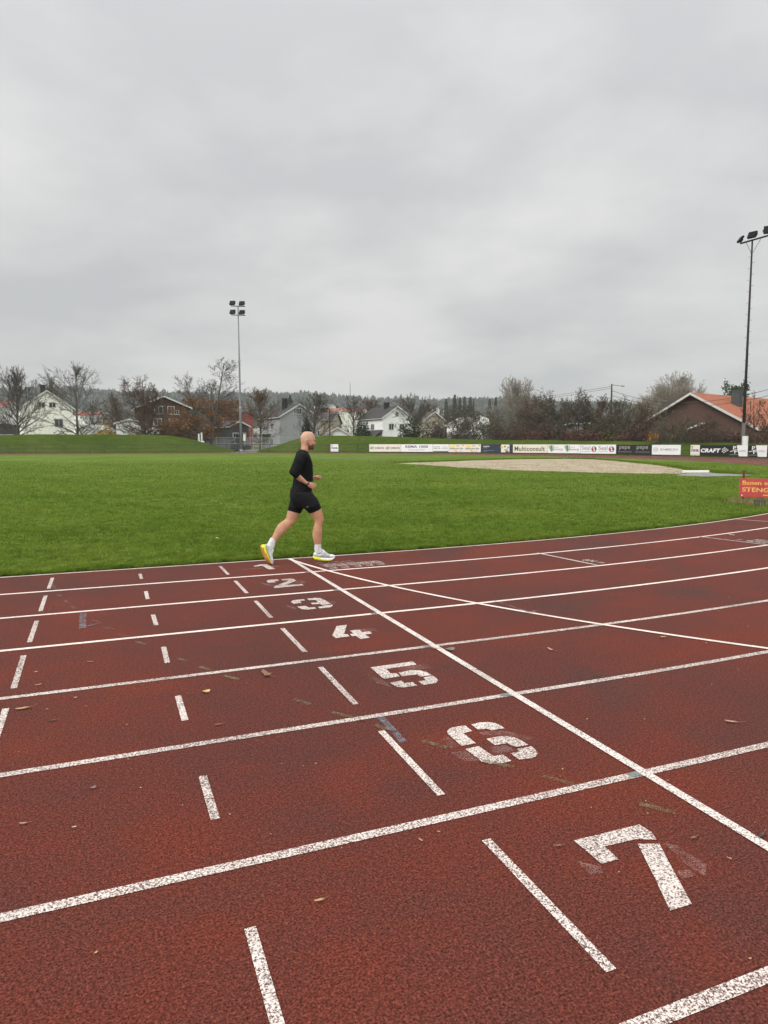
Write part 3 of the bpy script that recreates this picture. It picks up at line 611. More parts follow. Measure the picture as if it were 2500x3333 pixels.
# ------------------------------------------------------------------ grass blades on the near half of the infield (too many to count)
def inf_low(x): return np.where(x <= BX, 0.0, RIN-np.sqrt(np.maximum(RIN**2-(np.minimum(x, BX+RIN-.1)-BX)**2, 0)))
SAND = np.array([ground(*q)[:2] for q in sand_px])
CIR = np.array([ground(*q)[:2] for q in [(2195, 1549), (2245, 1541), (2330, 1541), (2420, 1545), (2460, 1548), (2400, 1551), (2290, 1553)]])
def inside(x, y, Pg):
    c = np.zeros(len(x), bool); n = len(Pg)
    for a in range(n):
        (xa, ya), (xb, yb) = Pg[a], Pg[(a+1) % n]
        c ^= ((ya > y) != (yb > y)) & (x < (xb-xa)*(y-ya)/(yb-ya+1e-12)+xa)
    return c
def vnoise(x, y):
    return np.sin(x*3.1+1.7*np.sin(y*2.3))*np.sin(y*3.7+1.3*np.sin(x*2.9))+.6*np.sin(x*9.3+2*np.sin(y*7.1))*np.sin(y*10.7+x*2.2)
def blades(n, d0, d1, edge=None):
    """blades of one lawn, thinning with distance; the far ones stand for small tufts"""
    m = int(n*2.4); d = d0*(d1/d0)**rng.random(m); th = YAW+np.radians(rng.uniform(-56, 52, m))
    x = CAM[0]+d*np.sin(th); y = CAM[1]+d*np.cos(th); lo = inf_low(x)
    if edge: y = lo+rng.random(m)**1.5*edge
    d = np.hypot(x-CAM[0], y-CAM[1])
    ok = (y > lo-.03+.05*vnoise(x*5, y*5)+.03*vnoise(x*17, y*13)) & (x < 33) & ~inside(x, y, CIR) & (rng.random(m) < np.clip((58-d)/30, 0, 1)) & (~inside(x+.5*vnoise(x*1.3, y*1.3), y+.4*vnoise(y, x), SAND) | (rng.random(m) < .10))
    x, y, d = x[ok][:n], y[ok][:n], d[ok][:n]; n = len(x); z = H(x, y)+.01
    hh = .036*rng.uniform(.5, 1.35, n)*(1+.38*vnoise(x*1.6, y*1.6)); a = rng.uniform(0, 2*math.pi, n); ww = (.0011+.00023*d)*rng.uniform(.6, 1.4, n)
    lean = hh*rng.uniform(.3, 1.5, n); b = rng.uniform(0, 2*math.pi, n)
    dx, dy = np.cos(a)*ww, np.sin(a)*ww; lx, ly = np.cos(b)*lean, np.sin(b)*lean
    p0 = np.stack([x-dx, y-dy, z], -1); p1 = np.stack([x+dx, y+dy, z], -1)
    p2 = np.stack([x+dx*.7+lx*.45, y+dy*.7+ly*.45, z+hh*.62], -1); p3 = np.stack([x-dx*.7+lx*.45, y-dy*.7+ly*.45, z+hh*.62], -1)
    p4 = np.stack([x+lx, y+ly, z+hh*.9], -1)
    return np.stack([p0, p1, p2, p3, p4], 1)
BL = np.concatenate([blades(640000, 9, 58), blades(36000, 9, 26, .16)])
n = len(BL); base = np.arange(n)[:, None]*5
tri = np.concatenate([base+np.array([[0, 1, 2]]), base+np.array([[0, 2, 3]]), base+np.array([[3, 2, 4]])])
tag(fast_mesh('grass', BL.reshape(-1, 3), tri, 3, M['blade']), 'short green lawn grass covering the infield beside the track', 'grass', kind='stuff')
# ------------------------------------------------------------------ bare trees, shrubs and evergreens
def bark(name, c): return simple(name, c, .95, .3, 3, .2)
BK = {'grey': bark('bark_grey', (.098, .087, .076)), 'dark': bark('bark_dark', (.078, .066, .056)), 'pale': bark('bark_pale', (.27, .245, .20)), 'brown': bark('bark_brown', (.105, .074, .055)), 'red': bark('twigs_reddish', (.12, .066, .054)), 'olive': bark('bark_olive', (.10, .09, .062))}
def leafm(name, c): return simple(name, c, .85, .45, 1.3, .2)
LF = {'rust': leafm('leaves_rust', (.185, .085, .028)), 'brown': leafm('leaves_brown', (.12, .062, .030)), 'yellow': leafm('leaves_yellow', (.42, .29, .035)), 'green': leafm('leaves_dark_green', (.030, .045, .022)), 'thuja': leafm('leaves_thuja', (.022, .028, .016)), 'olive': leafm('leaves_olive', (.115, .105, .035)), 'red': leafm('leaves_dark_red', (.115, .060, .046)), 'pine': leafm('needles_pine', (.055, .085, .035)), 'orange': leafm('leaves_orange', (.55, .26, .03)), 'wine': leafm('twig_haze', (.085, .070, .050))}
def segs_mesh(S, n):
    """S: array of (x0,y0,z0,r0, x1,y1,z1,r1) -> prism tubes with n sides"""
    S = np.asarray(S, float); p0, r0, p1, r1 = S[:, :3], S[:, 3], S[:, 4:7], S[:, 7]; d = p1-p0; d /= np.linalg.norm(d, axis=1, keepdims=True)+1e-9
    ref = np.where(np.abs(d[:, 2:3]) > .9, [[1.0, 0, 0]], [[0, 0, 1.0]]); a = np.cross(d, ref); a /= np.linalg.norm(a, axis=1, keepdims=True); b = np.cross(d, a)
    t = np.arange(n)*2*math.pi/n; cs = np.cos(t)[None, :, None]*a[:, None]+np.sin(t)[None, :, None]*b[:, None]
    V = np.concatenate([p0[:, None]+cs*r0[:, None, None], p1[:, None]+cs*r1[:, None, None]], 1)
    k = np.arange(n); f = np.stack([k, (k+1) % n, n+(k+1) % n, n+k], -1)
    return V.reshape(-1, 3), (f[None]+(np.arange(len(S))*2*n)[:, None, None]).reshape(-1, 4)
def grow(R, p, d, L, r, lvl, spec, out, maxl):
    n = 4 if lvl < 2 else 2; q = p.copy(); dd = d/np.linalg.norm(d); pts = [q.copy()]; rs = [r]
    for k in range(n):
        dd = dd+R.normal(0, spec['wob'], 3)*(1 if lvl else .35)+np.array([0, 0, spec['up'][min(lvl, 3)]])*(.5 if lvl else 0); dd /= np.linalg.norm(dd)
        q2 = q+dd*L/n; r2 = max(spec['rmin'], r*(1-(k+1)/n*.75)); out[0 if lvl == 0 else 1].append((*q, max(spec['rmin'], r*(1-k/n*.75)), *q2, r2)); q = q2; pts.append(q.copy()); rs.append(r2)
    if lvl >= maxl: out[2].append(q); return
    nb = spec['nb'][min(lvl, len(spec['nb'])-1)]
    if lvl: nb = max(2, int(nb*min(1.0, L/(1.6 if lvl == 1 else .7))))
    for k in range(nb):
        t = R.uniform(spec['t0'][min(lvl, 3)], 1.0) if k < nb-1 else .98
        f = t*n; i = min(int(f), n-1); o = pts[i]+(pts[i+1]-pts[i])*(f-i); base = pts[i+1]-pts[i]; base = base/np.linalg.norm(base)
        side = R.normal(0, 1, 3); side -= base*(side@base); side /= np.linalg.norm(side)+1e-9; ang = R.uniform(*spec['ang'])
        if lvl == 0:
            phi = k*2.399+R.uniform(-.4, .4); side = np.array([math.cos(phi), math.sin(phi), 0]); tz = (t-spec['t0'][0])/(1-spec['t0'][0])
            ang = spec['a0'][0]+(spec['a0'][1]-spec['a0'][0])*tz+R.uniform(-.1, .1); LL = L*spec['env'](tz)*R.uniform(.8, 1.1)
        else: LL = L*R.uniform(*spec['len'])*(1.05-.5*t)
        nd_ = base*math.cos(ang)+side*math.sin(ang); grow(R, o, nd_, LL, max(spec['rmin'], rs[i]*spec['rk']*(1-.3*t)), lvl+1, spec, out, maxl)
SP = {'linden': dict(wob=.10, up=(0, .10, .08, .05), nb=(34, 10, 7, 4), t0=(.14, .15, .15, .1), ang=(.4, .95), a0=(1.30, .40), len=(.30, .55), rk=.55, rmin=.015, env=lambda t: .47*math.sin(math.pi*(.27+.73*t))**.8+.07),
      'round': dict(wob=.12, up=(0, .12, .10, .06), nb=(32, 12, 8, 4), t0=(.22, .2, .2, .1), ang=(.35, .85), a0=(1.15, .30), len=(.35, .6), rk=.6, rmin=.015, env=lambda t: .62*(1-t)**.4+.14),
      'multi': dict(wob=.11, up=(0, .10, .08, .05), nb=(24, 11, 7, 4), t0=(.12, .15, .15, .1), ang=(.4, .9), a0=(1.25, .35), len=(.3, .5), rk=.5, rmin=.015, env=lambda t: .36*(1-t)**.5+.07),
      'thicket': dict(wob=.20, up=(0, .03, .0, -.03), nb=(11, 8, 6, 5), t0=(.15, .15, .1, .1), ang=(.5, 1.15), a0=(1.0, .6), len=(.4, .7), rk=.6, rmin=.016, env=lambda t: .55*(1-t*.5)),
      'shrub': dict(wob=.14, up=(0, .06, .04, 0), nb=(8, 7, 6, 3), t0=(.08, .1, .1, .1), ang=(.3, .8), a0=(.7, .4), len=(.4, .7), rk=.6, rmin=.013, env=lambda t: .55)}
def leaf_cards(R, P, size, spread):
    P = np.asarray(P)+R.normal(0, spread, (len(P), 3)); n = len(P); s = size*R.uniform(.5, 1.3, n); a = R.normal(0, 1, (n, 3)); a /= np.linalg.norm(a, axis=1, keepdims=True)
    b = R.normal(0, 1, (n, 3)); b -= a*(a*b).sum(1, keepdims=True); b /= np.linalg.norm(b, axis=1, keepdims=True)
    a *= s[:, None]; b *= s[:, None]*.7; return np.stack([P-a, P-b*.9, P+a, P+b*.9], 1)
def tree(name, x, dist, ytop, wpx, style, bk, label, cat, group, stems=1, leaves=None, seed=1, zb=None, fill=0, crown_part='branches', maxl=3, rtrunk=None, shape=None):
    """x: photo column of the trunk foot; ytop: photo row of the top; the real height and width follow from the distance"""
    R = np.random.default_rng(seed); p = az_at(x, dist); g = float(H(*p)) if zb is None else zb
    ht = z_at(x, ytop, dist)-g; wd = wpx*mpp(x, dist); sp = dict(SP[style]); out = ([], [], [])
    r0 = rtrunk or max(.05, ht*.018)
    for k in range(stems):
        if stems == 1: d = np.array([R.normal(0, .03), R.normal(0, .03), 1]); L = ht*.93
        else:
            phi = k*2.4+seed; tl = R.uniform(.1, .42)*(wd/ht) if style in ('multi',) else R.uniform(.15, .75)*min(1.1, wd/ht); d = np.array([math.cos(phi)*tl, math.sin(phi)*tl, 1]); L = ht*R.uniform(.72, 1.0)/math.sqrt(1+tl*tl)*.98
        grow(R, np.array([R.normal(0, .06*stems**.5*.6), R.normal(0, .06*stems**.5*.6), -.1]), d, L, r0*(1 if stems == 1 else R.uniform(.55, .8)), 0, sp, out, maxl)
    T, B = np.array(out[0]), np.array(out[1])
    allp = B[:, 4:7]; hs = ht/max(np.quantile(allp[:, 2], .9995), .1); ex = np.quantile(np.abs(allp[:, :2]), .96); ws = (wd/2)/max(ex, .1)
    for A in (T, B): A[:, [0, 1, 4, 5]] *= ws; A[:, [2, 6]] *= hs
    root = empty(name, (p[0], p[1], g), -az(x), label, cat, group)
    V, Fv = segs_mesh(T, 7); fast_mesh('trunk', V, Fv, 4, BK[bk], root, True)
    V, Fv = segs_mesh(B, 3); fast_mesh(crown_part, V, Fv, 4, BK[bk], root)
    if leaves:
        lm, nl, lo, hi, size = leaves; tips = np.array(out[2])*[ws, ws, hs]; q = tips[(tips[:, 2] > ht*lo) & (tips[:, 2] < ht*hi)]
        if len(q):
            q = q[R.integers(0, len(q), nl)]; Q = leaf_cards(R, q, size, .22); fast_mesh('leaves', Q.reshape(-1, 3), np.arange(len(Q)*4).reshape(-1, 4), 4, LF[lm], root)
    return root
def bush(name, x, dist, ytop, wpx, lm, label, cat, group, seed=1, n=2600, size=.16, power=1.0, zb=None, ybot=None, bk='dark', cone=0.0, lump=.18):
    """leafy shrub: short branching stems inside a lumpy crown of small leaves"""
    R = np.random.default_rng(seed); p = az_at(x, dist); g = float(H(*p)) if zb is None else zb
    ht = z_at(x, ytop, dist)-g; wd = wpx*mpp(x, dist)/2
    cl = R.normal(0, 1, (26, 3)); cl /= np.linalg.norm(cl, axis=1, keepdims=True)
    d = R.normal(0, 1, (n, 3)); d /= np.linalg.norm(d, axis=1, keepdims=True); d[:, 2] = np.abs(d[:, 2])*.98+.02*d[:, 2]
    bump = 1+lump*np.max(np.where(d@cl.T > .86, 1, 0)*R.uniform(.2, 1, 26)[None], 1)-lump*.5+R.normal(0, .05, n)
    rad = R.random(n)**.42*bump; q = d*rad[:, None]; zz = np.clip(q[:, 2], 0, 2)
    f = 1-cone*np.clip(zz, 0, 1)
    P = np.stack([q[:, 0]*wd*f, q[:, 1]*wd*f*.8, np.abs(zz)*ht*.97], -1)
    low = R.random(n) < .35; P[low, 2] *= R.random(low.sum())
    root = empty(name, (p[0], p[1], g), -az(x), label, cat, group); S = []
    for k in range(9):
        phi = k*2.4; e = np.array([math.cos(phi)*wd*.55, math.sin(phi)*wd*.45, ht*R.uniform(.5, .85)]); m = e*[.35, .35, .5]
        S += [(0, 0, -.05, .05, *m, .035), (*m, .035, *e, .015)]
    V, Fv = segs_mesh(np.array(S), 5); fast_mesh('stems', V, Fv, 4, BK[bk], root)
    Q = leaf_cards(R, P, size, .04); fast_mesh('leaves', Q.reshape(-1, 3), np.arange(len(Q)*4).reshape(-1, 4), 4, LF[lm], root); return root
TG = 'bare trees behind the left bank'; RG = 'bare trees behind the advertising boards'; SG = 'shrubs along the top of the right bank'
tree('bare_tree', 57, 112, 1193, 168, 'round', 'grey', 'wide bare tree at the far left edge, left of the white house', 'tree', TG, seed=3)
tree('bare_tree', 254, 112, 1178, 200, 'linden', 'grey', 'large broad bare tree in front of the right side of the white house', 'tree', TG, seed=5)
tree('bare_tree', 168, 148, 1212, 70, 'linden', 'brown', 'thin bare tree rising behind the ridge of the white house', 'tree', TG, seed=6)
tree('bare_tree', 476, 114, 1216, 165, 'multi', 'brown', 'bare tree forking low into several stems before the brown house', 'tree', TG, stems=5, seed=8, leaves=('brown', 900, .1, .6, .10))
tree('bare_tree', 684, 112, 1170, 205, 'multi', 'grey', 'tall bare-topped tree with rusty leaves clinging to its lower half', 'tree', TG, stems=3, seed=9, leaves=('rust', 8500, .08, .56, .13), rtrunk=.30)
tree('bare_tree', 846, 114, 1258, 120, 'linden', 'brown', 'small brown tree with a few dead leaves right of the slim mast', 'tree', TG, seed=12, leaves=('brown', 1300, .3, .95, .10))
tree('bare_tree', 1022, 118, 1275, 140, 'round', 'grey', 'bare tree in front of the right end of the grey gabled house', 'tree', TG, seed=14)
tree('bare_tree', 1152, 135, 1282, 100, 'linden', 'dark', 'thin bare tree between the grey house and the white roofed house', 'tree', TG, seed=15)
tree('bare_tree', 1200, 150, 1288, 80, 'round', 'brown', 'small bare tree with tangled top left of the dark-roofed white house', 'tree', TG, seed=16)
tree('bare_tree', 1352, 118, 1278, 130, 'linden', 'dark', 'bare tree in front of the right corner of the dark-roofed white house', 'tree', TG, seed=17)
bush('thuja_shrub', 998, 116, 1345, 46, 'thuja', 'dark columnar evergreen standing straight behind the runner\'s head', 'shrub', None, seed=21, n=2600, size=.15, cone=.25)
bush('evergreen_shrub', 1182, 120, 1358, 62, 'green', 'rounded dark evergreen shrub left of the dark-roofed white house', 'shrub', None, seed=22, n=2600)
bush('evergreen_shrub', 1338, 106, 1362, 100, 'green', 'broad dark evergreen shrub in front of the dark-roofed white house', 'shrub', None, seed=23, n=3600, lump=.4)
bush('evergreen_shrub', 1420, 108, 1376, 90, 'thuja', 'low dark evergreen shrub below the brown hipped roof', 'shrub', None, seed=24, n=3000, lump=.4)
bush('evergreen_shrub', 772, 118, 1412, 50, 'green', 'low green shrub beside the slim mast in the gap', 'shrub', None, seed=25, n=1800, size=.13)
bush('yellow_shrub', 347, 113, 1368, 72, 'yellow', 'yellow autumn shrub between the white house and the brown house', 'shrub', None, seed=26, n=3000, size=.13, lump=.15)
for k, (x, yt, w_, lm, lab) in enumerate([(450, 1404, 60, 'olive', 'low olive hedge shrub under the low forking tree'), (520, 1402, 90, 'olive', 'low olive green hedge shrub in front of the brown house'), (600, 1400, 90, 'green', 'dark green hedge shrub beside the rusty-leaved tree')]):
    bush('hedge_shrub', x, 113, yt, w_, lm, lab, 'shrub', 'low hedge shrubs behind the left bank', seed=30+k, n=1800)
# the thicket on the right
th = [(1480, 100, 1322, 140, 'dark', 'dark tangled tree right of the brown hipped roof'), (1555, 96, 1316, 150, 'dark', 'dark tangled tree in front of the low white roof'), (1625, 92, 1330, 130, 'olive', 'low tangled tree at the foot of the big pale tree'), (1748, 92, 1262, 150, 'brown', 'brown arching tree just right of the big pale tree'), (1815, 90, 1282, 130, 'olive', 'greenish tangled tree left of the white-edged low building'),
      (1893, 90, 1260, 140, 'dark', 'arching dark tree in front of the white-edged low building'), (1962, 88, 1282, 110, 'brown', 'arching brown tree left of the street light pole'), (2032, 86, 1282, 130, 'olive', 'olive tangled tree right of the street light pole'), (2090, 84, 1310, 110, 'brown', 'low brown tree at the left corner of the brick house')]
for k, (x, d, yt, w_, bk, lab) in enumerate(th): tree('thicket_tree', x, d, yt, w_, 'thicket', bk, lab, 'tree', RG, stems=5, seed=40+k, leaves=('wine', 2600, .05, .85, .085))
tree('bare_tree', 1676, 98, 1228, 170, 'round', 'pale', 'big pale bare tree with a fan-shaped crown above the thicket', 'tree', RG, seed=61, stems=2)
tree('bare_tree', 2165, 108, 1212, 215, 'round', 'pale', 'broad pale bare tree rising behind the brick house', 'tree', RG, seed=62, stems=5)
tree('thicket_tree', 2465, 72, 1268, 130, 'thicket', 'brown', 'crooked bare tree in front of the orange tiled roof', 'tree', RG, seed=63, stems=2)
tree('thicket_tree', 2300, 76, 1330, 150, 'thicket', 'brown', 'low bare bush tree against the brick gable wall', 'tree', RG, seed=64, stems=5)
tree('thicket_tree', 2190, 77, 1322, 150, 'thicket', 'olive', 'low tangled tree covering the left half of the brick gable', 'tree', RG, seed=65, stems=5)
tree('pine_tree', 2398, 112, 1246, 92, 'thicket', 'dark', 'green pine crown showing above the orange roof near the right mast', 'tree', None, stems=3, seed=66, leaves=('pine', 5200, .45, 1, .17))
sh = [(1690, 1386, 90, 'red'), (1760, 1382, 110, 'red'), (1840, 1402, 70, 'wine'), (1895, 1396, 90, 'red'), (1950, 1400, 70, 'red'), (2000, 1398, 66, 'olive'), (2060, 1384, 90, 'red'), (2130, 1392, 100, 'red'), (2210, 1388, 110, 'wine'), (2290, 1392, 110, 'red'), (2365, 1400, 100, 'wine'), (2450, 1402, 90, 'red')]
shl = ['dark red shrub under the big pale tree, first of the row on the right bank', 'dark red shrub beside the first one, left of the white-edged building', 'thin brownish shrub in front of the white-edged low building', 'dark red shrub under the arching dark tree', 'dark red shrub left of the yellow-green shrub', 'yellow-green shrub at the foot of the street light pole', 'dark red shrub just right of the yellow-green shrub', 'dark red shrub behind the little orange sapling', 'brown shrub under the left half of the brick gable', 'dark red shrub under the dark gable window', 'brown shrub under the right corner of the brick gable', 'dark red shrub under the eaves right of the tall mast']
for k, ((x, yt, w_, lm), lab) in enumerate(zip(sh, shl)):
    s = s_of(x, 19.0); X, Y = path(s, 19.0); d = math.hypot(X-CAM[0], Y-CAM[1])
    tree('shrub', x, d, yt, w_*1.2, 'shrub', 'olive' if lm == 'olive' else 'red', lab, 'shrub', SG, stems=12, seed=80+k, leaves=(lm, 2600, 0, 1, .085), zb=float(H(X, Y))+.6, maxl=2, rtrunk=.03)
s = s_of(2127, 17.0); X, Y = path(s, 17.0); d = math.hypot(X-CAM[0], Y-CAM[1])
tree('sapling', 2127, d, 1417, 18, 'linden', 'brown', 'tiny orange-leaved sapling on the crest of the right bank', 'sapling', None, seed=99, zb=z_at(2127, 1438, d)-.1, leaves=('orange', 240, .1, 1, .09), maxl=2, rtrunk=.02)

# ------------------------------------------------------------------ houses
def wallm(name, c, var=.08, sc_=2, planks=0): 
    t = NT(name); n_ = t.noise(sc_, 4, .6); col = t.ramp(n_, [(.3, tuple(v*(1-var) for v in c)), (.7, tuple(min(1, v*(1+var)) for v in c))])
    if planks:
        wv = t.n('ShaderNodeTexWave'); wv.bands_direction = 'Z'; wv.inputs['Scale'].default_value = planks; t.l(t.tc.outputs['Object'], wv.inputs['Vector']); t.bump(wv.outputs['Fac'], .4, .02)
    t.base(col); t.rough(.8, .3); return t.m
def roofm(name, c, rows=6):
    t = NT(name); wv = t.n('ShaderNodeTexWave'); wv.bands_direction = 'Z'; wv.inputs['Scale'].default_value = rows; wv.inputs['Distortion'].default_value = .6; t.l(t.tc.outputs['Object'], wv.inputs['Vector'])
    col = t.ramp(t.noise(1.6, 5, .7), [(.3, tuple(v*.7 for v in c)), (.7, tuple(v*1.3 for v in c))]); col = t.mix(.5, col, t.ramp(wv.outputs['Fac'], [(.1, .55), (.5, 1.15)]), 'MULTIPLY')
    t.base(col); t.rough(.8, .35); t.bump(wv.outputs['Fac'], .6, .04); return t.m
W_ = {'cream': wallm('wall_cream', (.86, .85, .76), planks=3), 'white': wallm('wall_white', (.80, .80, .78), planks=3), 'brown': wallm('wall_brown', (.075, .042, .032), planks=3), 'grey': wallm('wall_grey', (.30, .305, .31), planks=3), 'beige': wallm('wall_beige', (.38, .32, .25), planks=3), 'brick': wallm('wall_brick', (.105, .058, .045), .3, 6, 8), 'trim': wallm('trim_white', (.52, .52, .50)), 'red': wallm('wall_red', (.25, .05, .04), planks=3), 'dark': wallm('wall_dark', (.05, .05, .05))}
RF = {'slate': roofm('roof_dark', (.050, .046, .045)), 'brown': roofm('roof_brown', (.070, .055, .048)), 'orange': roofm('roof_orange', (.31, .100, .050), 5), 'redt': roofm('roof_red', (.30, .095, .07)), 'pale': roofm('roof_pale', (.50, .50, .49)), 'black': roofm('roof_black', (.022, .022, .024))}
PANE = NT('window_pane'); PANE.base((.025, .03, .033)); PANE.rough(.12, .5); PANE = PANE.m
def window(parent, c, w_, h_, face, trim='trim', bars=1):
    """face: ('y', y) front wall looking -y, ('x-', x) wall looking -x, ('x+', x) wall looking +x"""
    k, pos = face; R = {'y': np.eye(3), 'x-': np.array([[0, 1, 0], [-1, 0, 0], [0, 0, 1.0]]), 'x+': np.array([[0, -1, 0], [1, 0, 0], [0, 0, 1.0]])}[k]
    u, v = c; o = {'y': np.array([u, pos, v]), 'x-': np.array([pos, u, v]), 'x+': np.array([pos, u, v])}[k]; f = .10
    mb = MB(); D = lambda x, z, a, b: mb.box(o+R@np.array([x, -.03, z]), (a, .10, b), R)
    D(0, h_/2+f/2, w_+2*f, f); D(0, -h_/2-f/2, w_+2*f, f); D(-w_/2-f/2, 0, f, h_); D(w_/2+f/2, 0, f, h_)
    if bars: D(0, 0, .06, h_)
    fo = mb.build('window', W_[trim], parent); m2 = MB(); m2.box(o+R@np.array([0, -.012, 0]), (w_, .02, h_), R); m2.build('pane', PANE, fo)
def house(name, xc, dist, wpx, yeave, yridge, length, rz, wall, roof, label, windows=(), side=(), chimney=None, over=.35, gable=None, group='houses beyond the banks', eaves=None, trim=True, wside=None, porch=None, base=None, sidewin='x-'):
    """gable front of wpx photo columns facing the camera (turned by rz), ridge running back"""
    p = az_at(xc, dist); g = float(H(*p))-.1 if base is None else base; m_ = mpp(xc, dist); w2 = wpx*m_/2/max(.3, math.cos(rz)); he = z_at(xc, yeave, dist)-g; hr = z_at(xc, yridge, dist)-g
    root = empty(name, (p[0], p[1], g), -az(xc)+rz, label, 'house', group)
    mb = MB(); l = length
    mb.add([(-w2, 0, 0), (w2, 0, 0), (w2, l, 0), (-w2, l, 0), (-w2, 0, he), (w2, 0, he), (w2, l, he), (-w2, l, he)], [(0, 4, 7, 3), (1, 2, 6, 5), (3, 7, 6, 2)]); 
    mb.add([(-w2, 0, 0), (w2, 0, 0), (w2, 0, he), (0, 0, hr), (-w2, 0, he)], [(0, 1, 2, 3, 4)]); mb.add([(-w2, l, he), (w2, l, he), (0, l, hr)], [(0, 2, 1)])
    mb.build('wall', W_[wall], root)
    sl_ = (hr-he)/w2; th_ = .16; ov = over; mb = MB()
    for sx in (-1, 1):
        a = (sx*(w2+ov), -ov, he-sl_*ov+.04); b = (0, -ov, hr+.04); c = (0, l+ov, hr+.04); d = (sx*(w2+ov), l+ov, he-sl_*ov+.04); up = np.array([0, 0, th_])
        P = [np.array(q) for q in (a, b, c, d)]; mb.add(P+[q+up for q in P], [(0, 1, 2, 3), (7, 6, 5, 4), (0, 4, 5, 1), (1, 5, 6, 2), (2, 6, 7, 3), (3, 7, 4, 0)])
    ro = mb.build('roof', RF[roof], root)
    if trim:
        mb = MB()
        for sx in (-1, 1):
            a = np.array((sx*(w2+ov), -ov-.04, he-sl_*ov)); b = np.array((0, -ov-.04, hr)); q = [a+[0, 0, -.08], b+[0, 0, -.08], b+[0, 0, .2], a+[0, 0, .2]]; q2 = [v+[0, .035, 0] for v in q]
            mb.add(q+q2, [(0, 1, 2, 3), (7, 6, 5, 4), (0, 4, 5, 1), (1, 5, 6, 2), (2, 6, 7, 3), (3, 7, 4, 0)])
        mb.build('barge_board', W_['trim'], root)
        mb = MB()
        for sx in (-1, 1): mb.tube([(sx*(w2+ov+.05), -ov, he-sl_*ov), (sx*(w2+ov+.05), l+ov, he-sl_*ov)], .07, 6)
        mb.build('gutter', W_['trim'], root)
    for (u, v, a, b) in windows: window(root, (u*w2, g*0+v*he if v < 3 else v, ), a, b, ('y', 0))
    for (u, v, a, b) in side: window(root, (u*l, v*he), a, b, (sidewin, -w2 if sidewin == 'x-' else w2))
    if chimney:
        u, v, cw, ch = chimney; mb = MB(); zz = hr-abs(u)*(hr-he); mb.box((u*w2, v*l, zz+ch/2-.4), (cw, cw, ch+.8)); mb.box((u*w2, v*l, zz+ch), (cw+.14, cw+.14, .12)); mb.build('chimney', RF['black'], ro)
    root['hw'] = 0; del root['hw']; return root, w2, he, hr
house('white_house', 160, 128, 150, 1328, 1273, 9, .12, 'cream', 'brown', 'cream white house with a steep gable behind the two big bare trees', [(-.22, .88+.19, .9, .75), (.2, 1.07, .9, .75), (.42, .66, 1.2, 1.2), (.42, .2, 1.1, 1.2), (-.4, .22, 1.0, 1.1)], chimney=(-.08, .25, .7, 1.3))
house('outbuilding', 18, 132, 92, 1384, 1376, 5, 0, 'dark', 'pale', 'low dark outbuilding with a pale roof at the far left edge', [(-.4, .5, 1.4, 1.1), (.3, .5, 1.2, 1.1)])
house('red_roofed_house', 55, 175, 110, 1340, 1312, 12, 1.2, 'white', 'redt', 'distant house with a dull red roof left of the white house')
r, w2, he, hr = house('brown_house', 538, 132, 152, 1325, 1292, 12, .10, 'brown', 'slate', 'dark brown gabled house with white window frames behind the forking tree', [(-.22, .93, 1.3, 1.25), (.28, .93, 1.0, 1.25), (.5, .88, .7, .6), (-.28, .66, 1.2, 1.1), (.35, .68, 1.3, .7)], over=.6)
mb = MB(); mb.box((-w2*.60, -.16, he*.26), (w2*.85, .3, he*.54)); mb.build('lower_wall', W_['white'], r)
house('white_garage', 425, 128, 84, 1378, 1366, 8, 0, 'white', 'brown', 'low white wing left of the brown house', [(.1, .45, .9, .9), (-.5, .45, .9, .9)])
house('pale_shed', 288, 130, 50, 1400, 1385, 6, -.5, 'white', 'pale', 'small pale shed roof just right of the white house')
r, w2, he, hr = house('grey_house', 975, 130, 122, 1357, 1317, 10, .42, 'grey', 'slate', 'pale grey house with a steep white-edged gable above the runner', [(0, 1.17, .8, .9), (-.2, 1.17, .5, .9)], side=[(.35, .72, 1.2, 1.0), (.75, .72, 1.0, 1.0), (.4, .25, 1.3, 1.2), (.8, .25, 1.2, 1.2)], chimney=(-.35, .35, .8, 2.0))
mb = MB(); mb.box((-w2-1.0, 6.6, he*.50), (2.0, 4.6, .14)); mb.box((-w2-1.95, 6.6, he*.60), (.06, 4.6, .9)); mb.build('balcony', W_['trim'], r)
for yy in (4.4, 8.8):
    mb = MB(); mb.box((-w2-1.9, yy, he*.25), (.14, .14, he*.5)); mb.build('porch_post', W_['trim'], r)
house('beige_house', 1098, 165, 128, 1374, 1344, 9, 1.5, 'beige', 'brown', 'long beige house with a low dark roof between grey and white houses', side=[(.35, .55, 1.0, 1.0), (.7, .55, 1.0, 1.0)], chimney=(0, .35, .7, 1.2))
house('white_shed', 1100, 128, 92, 1420, 1393, 6, 0, 'white', 'slate', 'small white gabled shed just behind the right bank', [(0, .6, .9, .5)], trim=True)
r, w2, he, hr = house('dark_roofed_house', 1292, 130, 92, 1360, 1325, 9, .55, 'white', 'slate', 'white two-storey house with a dark roof above the cream board', [(0, 1.12, .6, .7), (-.4, .72, .9, 1.0), (.35, .72, .9, 1.0), (-.2, .25, 1.0, 1.1)], side=[(.4, .72, 1.0, 1.0), (.75, .72, 1.0, 1.0), (.3, .2, 1.2, 1.2)], chimney=(-.1, .35, .75, 1.1))
mb = MB(); q = [(-w2-2.2, -.2, he*.36), (-w2, -.2, he*.60), (-w2, 7, he*.60), (-w2-2.2, 7, he*.36)]; mb.add([np.array(v) for v in q]+[np.array(v)+[0, 0, .14] for v in q], [(0, 1, 2, 3), (7, 6, 5, 4), (0, 4, 5, 1), (1, 5, 6, 2), (2, 6, 7, 3), (3, 7, 4, 0)]); mb.build('porch_roof', RF['slate'], r)
